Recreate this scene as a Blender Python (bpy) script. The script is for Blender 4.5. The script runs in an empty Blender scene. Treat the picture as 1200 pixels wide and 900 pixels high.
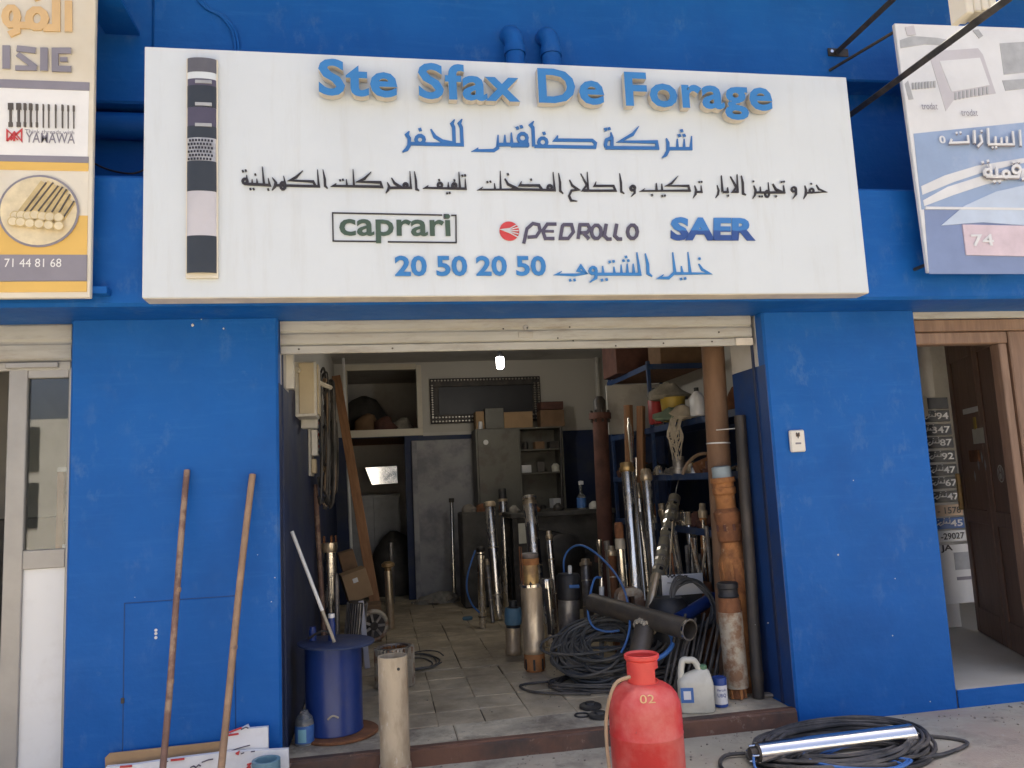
import bpy, math, random
from mathutils import Vector, Matrix
random.seed(7)
SC = bpy.context.scene
COL = SC.collection
rad = math.radians
# ------------------------------------------------------------------ camera, sky, sun, exposure
CAMP = Vector((0.0, -4.8, 1.60)); FPX = 920.0
YAW, PITCH, ROLL = rad(9.857), rad(7.135), rad(-2.764)
_f = Vector((math.sin(YAW)*math.cos(PITCH), math.cos(YAW)*math.cos(PITCH), math.sin(PITCH)))
_r = Vector((math.cos(YAW), -math.sin(YAW), 0)); _u = _r.cross(_f)
CR = math.cos(ROLL)*_r + math.sin(ROLL)*_u
CU = -math.sin(ROLL)*_r + math.cos(ROLL)*_u
CF = _f
cd = bpy.data.cameras.new('camera'); cam = bpy.data.objects.new('camera', cd); COL.objects.link(cam)
cd.sensor_width = 36; cd.lens = FPX/1200*36; cd.clip_end = 500; cd.clip_start = .05
cam.matrix_world = Matrix(((CR.x, CU.x, -CF.x, CAMP.x), (CR.y, CU.y, -CF.y, CAMP.y), (CR.z, CU.z, -CF.z, CAMP.z), (0, 0, 0, 1)))
SC.camera = cam
SUN_EL, SUN_AZ = rad(71), rad(8)
w = bpy.data.worlds.new('World'); SC.world = w; w.use_nodes = True
wn = w.node_tree.nodes; bg = wn['Background']
sky = wn.new('ShaderNodeTexSky'); sky.sky_type = 'NISHITA'; sky.sun_disc = False
sky.sun_elevation = SUN_EL; sky.sun_rotation = SUN_AZ; sky.air_density = .5; sky.dust_density = 6.5; sky.ozone_density = .4
w.node_tree.links.new(sky.outputs[0], bg.inputs[0]); bg.inputs[1].default_value = 0.15
sl = bpy.data.lights.new('sun', 'SUN'); sl.energy = 3.6; sl.angle = rad(.53); sl.color = (1, .955, .80)
so = bpy.data.objects.new('sun', sl); COL.objects.link(so)
sd = Vector((math.sin(SUN_AZ)*math.cos(SUN_EL), math.cos(SUN_AZ)*math.cos(SUN_EL), math.sin(SUN_EL)))
so.rotation_euler = sd.to_track_quat('Z', 'Y').to_euler(); so.location = (0, 0, 20)
SC.view_settings.view_transform = 'Standard'; SC.view_settings.look = 'None'; SC.view_settings.gamma = 1
SC.view_settings.exposure = 1.73
SC.cycles.max_bounces = 10; SC.cycles.diffuse_bounces = 6; SC.cycles.glossy_bounces = 5; SC.cycles.transmission_bounces = 6
SC.cycles.caustics_reflective = False; SC.cycles.caustics_refractive = False; SC.cycles.sample_clamp_indirect = 4
FLOOR = 0.10

# ------------------------------------------------------------------ pixel of the photograph (1200 x 900) -> point of the place
def ray(px, py): return CF + CR*((px-600)/FPX) - CU*((py-450)/FPX)
def at(px, py, y):
    d = ray(px, py); return CAMP + d*((y-CAMP.y)/d.y)
def atx(px, py, x):
    d = ray(px, py); return CAMP + d*((x-CAMP.x)/d.x)
def atz(px, py, z=FLOOR):
    d = ray(px, py); return CAMP + d*((z-CAMP.z)/d.z)
def size(n, P): return n*(P-CAMP).dot(CF)/FPX

# ------------------------------------------------------------------ materials
MATS = {}
def mat(name, c, rough=.6, metal=0., var=.2, vs=6., bump=.1, bs=40., dirt=None, da=.6, ds=3., th=(.5, .68), st=(1, 1, 1), spec=.5, dirt2=None, ds2=9., th2=(.62, .7), trans=0., emit=0., alpha=1., noobj=False, bump2=0.):
    m = bpy.data.materials.new(name); m.use_nodes = True; MATS[name] = m
    N = m.node_tree.nodes; L = m.node_tree.links; b = N['Principled BSDF']
    tc = N.new('ShaderNodeTexCoord'); mp = N.new('ShaderNodeMapping'); mp.inputs['Scale'].default_value = st
    oi = N.new('ShaderNodeObjectInfo'); mu = N.new('ShaderNodeMath'); mu.operation = 'MULTIPLY'; mu.inputs[1].default_value = 0 if noobj else 23.
    L.new(oi.outputs['Random'], mu.inputs[0]); L.new(tc.outputs['Object'], mp.inputs[0]); L.new(mu.outputs[0], mp.inputs['Location'])
    def noise(s, d=5, r=.6):
        n = N.new('ShaderNodeTexNoise'); n.inputs['Scale'].default_value = s; n.inputs['Detail'].default_value = d; n.inputs['Roughness'].default_value = r
        L.new(mp.outputs[0], n.inputs['Vector']); return n.outputs['Fac']
    def ramp(src, a, z):
        r = N.new('ShaderNodeMapRange'); r.inputs[1].default_value = a; r.inputs[2].default_value = z; r.clamp = True
        L.new(src, r.inputs[0]); return r.outputs[0]
    def mix(fac, A, B):
        x = N.new('ShaderNodeMix'); x.data_type = 'RGBA'
        L.new(fac, x.inputs[0])
        for s, v in ((x.inputs[6], A), (x.inputs[7], B)):
            if isinstance(v, tuple): s.default_value = (*v, 1)
            else: L.new(v, s)
        return x.outputs[2]
    lo = tuple(max(0, v*(1-var)) for v in c); hi = tuple(min(1, v*(1+var)) for v in c)
    n0 = ramp(noise(vs), .3, .7); colr = mix(n0, lo, hi)
    def scaled(fac, k):
        x = N.new('ShaderNodeMath'); x.operation = 'MULTIPLY'; x.inputs[1].default_value = k; L.new(fac, x.inputs[0]); return x.outputs[0]
    dfac = None
    if dirt: dfac = scaled(ramp(noise(ds, 8, .65), *th), da); colr = mix(dfac, colr, dirt)
    if dirt2: colr = mix(ramp(noise(ds2, 6, .7), *th2), colr, dirt2)
    L.new(colr, b.inputs['Base Color'])
    rr = N.new('ShaderNodeMapRange'); rr.inputs[3].default_value = max(.02, rough-.08); rr.inputs[4].default_value = min(1, rough+.1)
    L.new(noise(vs*2.3), rr.inputs[0]); rout = rr.outputs[0]
    if dfac and metal > .5:
        a = N.new('ShaderNodeMath'); a.operation = 'MULTIPLY_ADD'; a.inputs[1].default_value = .22; L.new(dfac, a.inputs[0]); L.new(rout, a.inputs[2]); rout = a.outputs[0]
        s = N.new('ShaderNodeMath'); s.operation = 'MULTIPLY_ADD'; s.inputs[1].default_value = -.9*metal; s.inputs[2].default_value = metal; L.new(dfac, s.inputs[0]); L.new(s.outputs[0], b.inputs['Metallic'])
    else: b.inputs['Metallic'].default_value = metal
    L.new(rout, b.inputs['Roughness']); b.inputs['Specular IOR Level'].default_value = spec
    if bump:
        bp = N.new('ShaderNodeBump'); bp.inputs['Strength'].default_value = bump; bp.inputs['Distance'].default_value = .01
        L.new(noise(bs), bp.inputs['Height']); L.new(bp.outputs[0], b.inputs['Normal'])
        if bump2:
            b2 = N.new('ShaderNodeBump'); b2.inputs['Strength'].default_value = bump2; b2.inputs['Distance'].default_value = .02
            L.new(noise(5., 3, .5), b2.inputs['Height']); L.new(b2.outputs[0], bp.inputs['Normal'])
    if trans: b.inputs['Transmission Weight'].default_value = trans
    if emit: b.inputs['Emission Color'].default_value = (*c, 1); b.inputs['Emission Strength'].default_value = emit
    m['out'] = 0
    return m
DUST = (.34, .29, .23)
mat('blue_wall', (.006, .100, .375), .5, var=.07, vs=2.2, bump=.12, bs=55, dirt=(.012, .12, .41), da=.45, ds=1.7, th=(.48, .7), dirt2=(.06, .155, .39), ds2=7, th2=(.66, .82), spec=.2, bump2=.5)
mat('navy_jamb', (.012, .055, .20), .55, var=.15, vs=2, bump=.15, bs=50, dirt=(.05, .07, .12), da=.5, ds=2.2)
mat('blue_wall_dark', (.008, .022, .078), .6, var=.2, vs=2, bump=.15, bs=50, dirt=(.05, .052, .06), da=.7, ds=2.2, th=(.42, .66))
mat('navy_gap', (.012, .05, .16), .7)
mat('concrete', (.55, .48, .345), .85, var=.3, vs=4, bump=.8, bs=28, dirt=(.2, .17, .14), da=.7, ds=1.6, th=(.45, .62), dirt2=(.33, .30, .25), ds2=6)
mat('pavement', (.45, .41, .315), .88, var=.2, vs=1.7, bump=.4, bs=70, dirt=(.38, .29, .23), da=.7, ds=.9, th=(.48, .6), dirt2=(.13, .115, .10), ds2=4, th2=(.6, .75))
mat('asphalt', (.06, .058, .055), .9, bump=.4, bs=80)
mat('tile', (.58, .48, .33), .55, var=.2, vs=5, bump=.15, bs=50, dirt=(.44, .35, .22), da=.7, ds=4, th=(.42, .62), dirt2=(.56, .47, .35), ds2=11)
mat('grout', (.10, .08, .058), .9)
mat('rust_edge', (.15, .075, .048), .75, var=.25, vs=2.5, bump=.3, bs=40, dirt=(.06, .045, .038), da=.9, ds=1.2, th=(.45, .58), dirt2=(.28, .2, .15), ds2=8)
mat('white_wall', (.58, .56, .52), .8, var=.06, vs=3, bump=.15, bs=40, dirt=(.35, .32, .28), da=.5, ds=2)
mat('sign_white', (.595, .635, .655), .38, var=.02, vs=1.5, bump=.015, bs=10, dirt=(.545, .58, .595), da=.5, ds=1.2)
mat('sign_edge', (.62, .56, .47), .5)
mat('letter_side', (.50, .46, .40), .5, var=.06)
mat('letter_blue', (.035, .185, .45), .35, var=.05, bump=.01)
mat('blue_ink', (.03, .135, .37), .4, var=.08, bump=0)
mat('black_ink', (.025, .02, .02), .4, var=.1, bump=0)
mat('green_ink', (.05, .085, .055), .4, var=.1, bump=0)
mat('red_ink', (.52, .05, .05), .4, var=.1, bump=0)
mat('violet_ink', (.075, .065, .10), .4, var=.1, bump=0)
mat('navy_ink', (.025, .07, .25), .4, var=.2, bump=0)
mat('mid_blue_ink', (.04, .16, .46), .4, var=.1, bump=0)
mat('print_white', (.75, .74, .71), .45, var=.04, bump=.02)
mat('print_cream', (.66, .61, .50), .5, var=.06, vs=1.5, bump=.02, dirt=(.55, .47, .33), da=.6, ds=1)
mat('print_orange', (.68, .43, .105), .5, var=.08, vs=2, bump=.02)
mat('print_tan', (.62, .42, .20), .5, var=.05, bump=0)
mat('print_grey', (.23, .215, .245), .5, var=.08, bump=.02)
mat('print_dark', (.09, .075, .06), .5, var=.2, bump=0)
mat('print_brass', (.55, .42, .20), .4, var=.25, vs=14, bump=0)
mat('print_palebrass', (.66, .56, .36), .4, var=.15, vs=14, bump=0)
mat('faded_white', (.64, .65, .66), .5, var=.06, vs=3, bump=.03, dirt=(.52, .53, .56), da=.5, ds=2.5)
mat('faded_blue', (.27, .36, .53), .5, var=.12, vs=2, bump=.03, dirt=(.42, .48, .6), da=.6, ds=2.5)
mat('faded_violet', (.19, .25, .42), .5, var=.12, vs=3, bump=.03)
mat('faded_grey', (.36, .37, .38), .5, var=.15, vs=9, bump=.02)
mat('faded_pink', (.58, .48, .53), .5, var=.1, vs=9, bump=.02)
mat('faded_lilac', (.49, .475, .50), .5, var=.06, vs=5, bump=.02)
mat('pale_sky_print', (.46, .54, .66), .5, var=.08, vs=5, bump=.02)
mat('shutter', (.405, .395, .36), .5, var=.08, vs=4, bump=.06, bs=30, dirt=(.30, .25, .19), da=.6, ds=3, st=(.4, 1, 2), dirt2=(.18, .13, .09), ds2=16, th2=(.70, .76))
mat('aluminium', (.34, .325, .30), .42, .35, var=.08, vs=5, bump=.03)
mat('panel_white', (.72, .72, .70), .35, var=.03, vs=2, bump=.02, dirt=(.55, .52, .48), da=.4, ds=3)
mat('wood_frame', (.20, .12, .078), .55, var=.2, vs=5, bump=.12, bs=30, st=(5, 5, .5), dirt=(.34, .23, .16), da=.5, ds=3)
mat('wood_door', (.21, .12, .085), .5, var=.25, vs=4, bump=.12, bs=30, st=(6, 6, .6), dirt=(.18, .12, .09), da=.4, ds=2)
mat('old_wood', (.30, .15, .07), .7, var=.3, vs=5, bump=.2, bs=30, st=(6, 6, .6))
mat('rod_rust', (.20, .115, .085), .6, .2, var=.3, vs=9, bump=.2, bs=60, dirt=(.42, .30, .20), da=.7, ds=6, th=(.5, .6))
mat('rod_tan', (.33, .21, .125), .6, .1, var=.25, vs=8, bump=.15, bs=60, dirt=(.2, .12, .08), da=.6, ds=7)
mat('steel', (.86, .80, .69), .22, 1., var=.1, vs=6, bump=.04, bs=25, st=(3, 3, .8), dirt=(.30, .23, .16), da=.55, ds=4, th=(.52, .66))
mat('steel_clean', (.74, .74, .75), .2, 1., var=.05, vs=6, bump=.015, bs=25, st=(3, 3, .5))
mat('steel_dull', (.36, .34, .32), .42, .9, var=.2, vs=7, bump=.1, bs=30, dirt=(.14, .11, .09), da=.8, ds=4, th=(.45, .6))
mat('steel_dirty', (.66, .56, .41), .30, .95, var=.2, vs=7, bump=.12, bs=30, st=(2, 2, .7), dirt=(.34, .24, .14), da=.72, ds=3, th=(.40, .56), dirt2=(.10, .075, .05), ds2=13, th2=(.66, .72))
mat('brass', (.50, .34, .15), .4, .8, var=.2, dirt=(.22, .13, .07), da=.8, ds=8)
mat('rust', (.23, .095, .04), .85, var=.35, vs=8, bump=.5, bs=45, dirt=(.10, .042, .022), da=.8, ds=5, dirt2=(.36, .20, .11), ds2=14)
mat('rust_orange', (.37, .16, .055), .85, var=.3, vs=7, bump=.5, bs=45, dirt=(.17, .065, .03), da=.8, ds=5, th=(.48, .6), dirt2=(.45, .30, .18), ds2=13)
mat('rust_maroon', (.115, .05, .036), .8, var=.25, vs=7, bump=.4, bs=40, dirt=(.05, .025, .02), da=.7, ds=4)
mat('brown_pipe', (.205, .115, .065), .75, var=.18, vs=5, bump=.25, bs=40, st=(2, 2, .5), dirt=(.26, .165, .10), da=.5, ds=3)
mat('cream_rust', (.46, .41, .32), .55, .2, var=.15, vs=6, bump=.25, bs=40, dirt=(.24, .12, .06), da=.9, ds=3.6, th=(.5, .58), dirt2=(.14, .07, .04), ds2=9, th2=(.66, .7))
mat('dark_metal', (.055, .05, .046), .55, .5, var=.3, vs=7, bump=.2, bs=40, dirt=(.14, .11, .085), da=.6, ds=5)
mat('tee_metal', (.11, .096, .082), .5, .5, var=.25, vs=6, bump=.12, dirt=(.20, .15, .10), da=.7, ds=4)
mat('olive_metal', (.34, .31, .23), .45, .4, var=.2, vs=8, bump=.1, dirt=(.2, .17, .12), da=.7, ds=6)
mat('dark_pipe', (.045, .040, .036), .55, .3, var=.25, vs=6, bump=.15, st=(2, 2, .4), dirt=(.14, .11, .085), da=.6, ds=4)
mat('black_plastic', (.022, .022, .024), .5, var=.2, bump=.08, dirt=(.09, .08, .07), da=.5, ds=6)
mat('cable_black', (.032, .031, .03), .5, var=.3, vs=12, bump=.05, dirt=(.14, .125, .11), da=.8, ds=5, th=(.4, .62))
mat('cable_grey', (.075, .075, .073), .5, var=.3, vs=9, bump=.05, dirt=(.17, .155, .135), da=.7, ds=4)
mat('cable_blue', (.05, .16, .44), .45, var=.15, bump=.03)
mat('hose_tan', (.36, .25, .16), .6, var=.2, bump=.05)
mat('pvc_beige', (.44, .36, .25), .5, var=.14, vs=4, bump=.08, st=(2, 2, .7), dirt=(.25, .18, .105), da=.85, ds=3.5, th=(.44, .66), dirt2=(.54, .48, .39), ds2=9)
mat('pvc_blue', (.13, .25, .31), .5, var=.1, bump=.05)
mat('pump_blue', (.10, .22, .32), .5, var=.18, bump=.1, dirt=(.2, .2, .18), da=.5, ds=8)
mat('pump_grey_blue', (.30, .36, .38), .55, var=.15, bump=.1)
mat('barrel_blue', (.012, .038, .18), .33, var=.15, vs=3, bump=.05, st=(1, 1, .5), dirt=(.07, .08, .16), da=.5, ds=4)
mat('lid_blue', (.033, .052, .125), .5, var=.15, bump=.06, dirt=(.14, .13, .13), da=.5, ds=5)
mat('gas_red', (.50, .030, .028), .45, var=.12, vs=4, bump=.12, bs=30, dirt=(.58, .20, .17), da=.65, ds=3.5, th=(.46, .68), dirt2=(.16, .075, .06), ds2=11, th2=(.67, .72), bump2=.25)
mat('gas_red_collar', (.60, .055, .045), .45, var=.1, bump=.06)
mat('yellow_ink', (.56, .34, .15), .5, bump=0)
mat('jerry', (.60, .58, .49), .4, var=.05, vs=5, bump=.05, dirt=(.42, .38, .28), da=.6, ds=4)
mat('jerry_cap', (.10, .20, .11), .5)
mat('can_blue', (.02, .06, .26), .4, var=.1, bump=.03)
mat('can_white', (.72, .72, .72), .4, var=.05, bump=.03)
mat('label_blue', (.06, .16, .42), .45, var=.2, vs=20, bump=0)
mat('label_cyan', (.25, .52, .60), .45, var=.1, bump=0)
mat('plastic_clear', (.72, .76, .78), .12, var=.03, bump=.02, trans=.85)
mat('cardboard', (.36, .235, .125), .8, var=.12, vs=6, bump=.1)
mat('cardboard_dark', (.20, .12, .065), .85, var=.2, bump=.1)
mat('box_white', (.74, .74, .74), .6, var=.04, bump=.03, dirt=(.6, .58, .55), da=.5, ds=4)
mat('elec_cream', (.56, .47, .31), .45, var=.06, bump=.03, dirt=(.4, .32, .2), da=.4, ds=6)
mat('elec_white', (.62, .60, .54), .45, var=.06, bump=.03, dirt=(.35, .3, .25), da=.5, ds=6)
mat('cabinet', (.125, .12, .098), .5, .2, var=.12, vs=4, bump=.05, dirt=(.09, .075, .06), da=.7, ds=5, th=(.52, .62))
mat('door_grey', (.30, .30, .31), .55, var=.15, vs=3, bump=.06, dirt=(.14, .14, .17), da=.8, ds=2.5, th=(.46, .62))
mat('shelf_blue', (.022, .055, .15), .5, .1, var=.15, bump=.06, dirt=(.12, .11, .1), da=.5, ds=6)
mat('frame_silver', (.50, .46, .40), .35, .8, var=.3, vs=20)
mat('picture_black', (.012, .012, .016), .45, var=.2, bump=.02)
mat('red_plastic', (.32, .03, .03), .5, var=.15, bump=.05)
mat('yellow_plastic', (.42, .29, .05), .5, var=.15, bump=.05)
mat('green_cloth', (.17, .22, .15), .8, var=.2, bump=.2)
mat('cloth_grey', (.26, .24, .20), .9, var=.3, vs=12, bump=.4)
mat('rope', (.42, .36, .27), .9, var=.2, bump=.2)
mat('bench_dark', (.075, .07, .062), .6, .3, var=.3, vs=5, bump=.15, dirt=(.03, .026, .022), da=.7, ds=3)
mat('debris', (.25, .22, .18), .9, var=.3, vs=9, bump=.5)
mat('sticker', (.62, .60, .50), .6, var=.08, vs=14, bump=0)
mat('socket', (.66, .63, .56), .4, var=.03, bump=.02)
mat('black_plate', (.022, .022, .024), .35, var=.1, bump=.03)
mat('blue_plate', (.03, .10, .30), .35, var=.1, bump=.03)
mat('orange_plate', (.50, .36, .24), .45, var=.1, bump=.03)
mat('bulb', (1., .98, .95), .3, emit=9., bump=0)
mat('mirror', (.82, .82, .82), .03, 1., var=.02, bump=.0)
mat('opposite_wall', (.80, .77, .71), .85, var=.08, vs=1)
mat('dark_glass', (.03, .035, .04), .08, var=.1, bump=0)
def glass_mat():
    m = bpy.data.materials.new('shop_glass'); m.use_nodes = True; MATS['shop_glass'] = m
    N = m.node_tree.nodes; L = m.node_tree.links; N.remove(N['Principled BSDF'])
    t = N.new('ShaderNodeBsdfTransparent'); t.inputs[0].default_value = (.72, .75, .74, 1); g = N.new('ShaderNodeBsdfGlossy'); g.inputs['Roughness'].default_value = .015
    fr = N.new('ShaderNodeFresnel'); fr.inputs[0].default_value = 1.75
    ns = N.new('ShaderNodeTexNoise'); ns.inputs['Scale'].default_value = 3; bp = N.new('ShaderNodeBump'); bp.inputs['Strength'].default_value = .012
    L.new(ns.outputs[0], bp.inputs['Height']); L.new(bp.outputs[0], g.inputs['Normal'])
    x = N.new('ShaderNodeMixShader'); L.new(fr.outputs[0], x.inputs[0]); L.new(t.outputs[0], x.inputs[1]); L.new(g.outputs[0], x.inputs[2])
    L.new(x.outputs[0], N['Material Output'].inputs[0])
glass_mat()
def scuffs(name, colr, amt):              # pale rubbed marks, gathered in patches
    m = MATS[name]; N = m.node_tree.nodes; L = m.node_tree.links; p = N['Principled BSDF']; src = p.inputs['Base Color'].links[0].from_socket
    tc = N.new('ShaderNodeTexCoord'); mp = N.new('ShaderNodeMapping'); mp.inputs['Scale'].default_value = (1, 1, .55); mp.inputs['Rotation'].default_value = (0, .7, 0); L.new(tc.outputs['Object'], mp.inputs[0])
    def rn(s_, a, b, v, d=10):
        n = N.new('ShaderNodeTexNoise'); n.inputs['Scale'].default_value = s_; n.inputs['Detail'].default_value = d; n.inputs['Roughness'].default_value = .72; L.new(v, n.inputs['Vector'])
        r = N.new('ShaderNodeMapRange'); r.inputs[1].default_value = a; r.inputs[2].default_value = b; L.new(n.outputs[0], r.inputs[0]); return r.outputs[0]
    a = rn(9, .52, .72, mp.outputs[0]); b = rn(1.3, .48, .62, tc.outputs['Object'], 3)
    x = N.new('ShaderNodeMath'); x.operation = 'MULTIPLY'; L.new(a, x.inputs[0]); L.new(b, x.inputs[1]); y = N.new('ShaderNodeMath'); y.operation = 'MULTIPLY'; y.inputs[1].default_value = amt; L.new(x.outputs[0], y.inputs[0])
    k = N.new('ShaderNodeMix'); k.data_type = 'RGBA'; L.new(y.outputs[0], k.inputs[0]); L.new(src, k.inputs[6]); k.inputs[7].default_value = (*colr, 1); L.new(k.outputs[2], p.inputs['Base Color'])
scuffs('blue_wall', (.15, .25, .40), .45)
def world_stain(name, colr, sc, a, b, amt, st=(1, 1, 1)):     # grime that runs on from one piece to the next
    m = MATS[name]; N = m.node_tree.nodes; L = m.node_tree.links; p = N['Principled BSDF']; src = p.inputs['Base Color'].links[0].from_socket
    g = N.new('ShaderNodeNewGeometry'); n = N.new('ShaderNodeTexNoise'); n.inputs['Scale'].default_value = sc; n.inputs['Detail'].default_value = 9; n.inputs['Roughness'].default_value = .7; mp = N.new('ShaderNodeMapping'); mp.inputs['Scale'].default_value = st; L.new(g.outputs['Position'], mp.inputs[0]); L.new(mp.outputs[0], n.inputs['Vector'])
    r = N.new('ShaderNodeMapRange'); r.inputs[1].default_value = a; r.inputs[2].default_value = b; r.inputs[4].default_value = amt; L.new(n.outputs[0], r.inputs[0])
    k = N.new('ShaderNodeMix'); k.data_type = 'RGBA'; L.new(r.outputs[0], k.inputs[0]); L.new(src, k.inputs[6]); k.inputs[7].default_value = (*colr, 1); L.new(k.outputs[2], p.inputs['Base Color'])
world_stain('blue_wall', (.025, .145, .44), 3., .52, .70, .35, (.7, 1, 7)); world_stain('sign_white', (.50, .51, .49), 2.2, .52, .72, .4, (5, 1, .5)); world_stain('shutter', (.22, .19, .15), 3, .52, .70, .6, (1, 1, 5))
world_stain('tile', (.20, .155, .10), 1.5, .44, .66, .8); world_stain('tile', (.50, .42, .31), 5, .60, .72, .7)
world_stain('concrete', (.14, .11, .08), 3.2, .50, .66, .8); world_stain('concrete', (.56, .50, .41), 7, .60, .70, .8)
world_stain('pavement', (.17, .145, .12), 2.6, .52, .70, .7); world_stain('pavement', (.50, .46, .40), 8, .60, .72, .7); world_stain('pavement', (.12, .10, .085), 14, .66, .72, .8)
world_stain('blue_wall', (.007, .065, .26), 1.1, .50, .72, .45); world_stain('blue_wall', (.03, .06, .13), 22, .68, .74, .5)
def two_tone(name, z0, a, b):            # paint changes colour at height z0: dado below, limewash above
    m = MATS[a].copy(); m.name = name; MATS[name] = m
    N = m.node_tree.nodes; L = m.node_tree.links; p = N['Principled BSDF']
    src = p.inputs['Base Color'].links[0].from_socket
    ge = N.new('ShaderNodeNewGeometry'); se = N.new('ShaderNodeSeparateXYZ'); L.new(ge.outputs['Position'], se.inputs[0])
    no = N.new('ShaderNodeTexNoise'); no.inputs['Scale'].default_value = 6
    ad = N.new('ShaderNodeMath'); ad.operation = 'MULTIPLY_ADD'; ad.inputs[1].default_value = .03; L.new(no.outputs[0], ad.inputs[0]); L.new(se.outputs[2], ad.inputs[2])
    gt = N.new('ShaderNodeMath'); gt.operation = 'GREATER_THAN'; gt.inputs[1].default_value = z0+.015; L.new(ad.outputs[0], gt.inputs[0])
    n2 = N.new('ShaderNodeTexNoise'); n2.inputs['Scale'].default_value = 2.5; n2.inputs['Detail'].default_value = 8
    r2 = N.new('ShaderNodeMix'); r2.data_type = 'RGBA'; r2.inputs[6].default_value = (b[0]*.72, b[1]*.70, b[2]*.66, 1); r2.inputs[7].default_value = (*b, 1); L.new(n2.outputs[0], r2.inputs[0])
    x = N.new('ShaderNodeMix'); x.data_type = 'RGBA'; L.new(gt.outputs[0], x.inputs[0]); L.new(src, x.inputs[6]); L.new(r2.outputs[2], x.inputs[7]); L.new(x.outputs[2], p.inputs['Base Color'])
two_tone('dado_wall', 2.32, 'blue_wall_dark', (.60, .58, .53))

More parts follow.
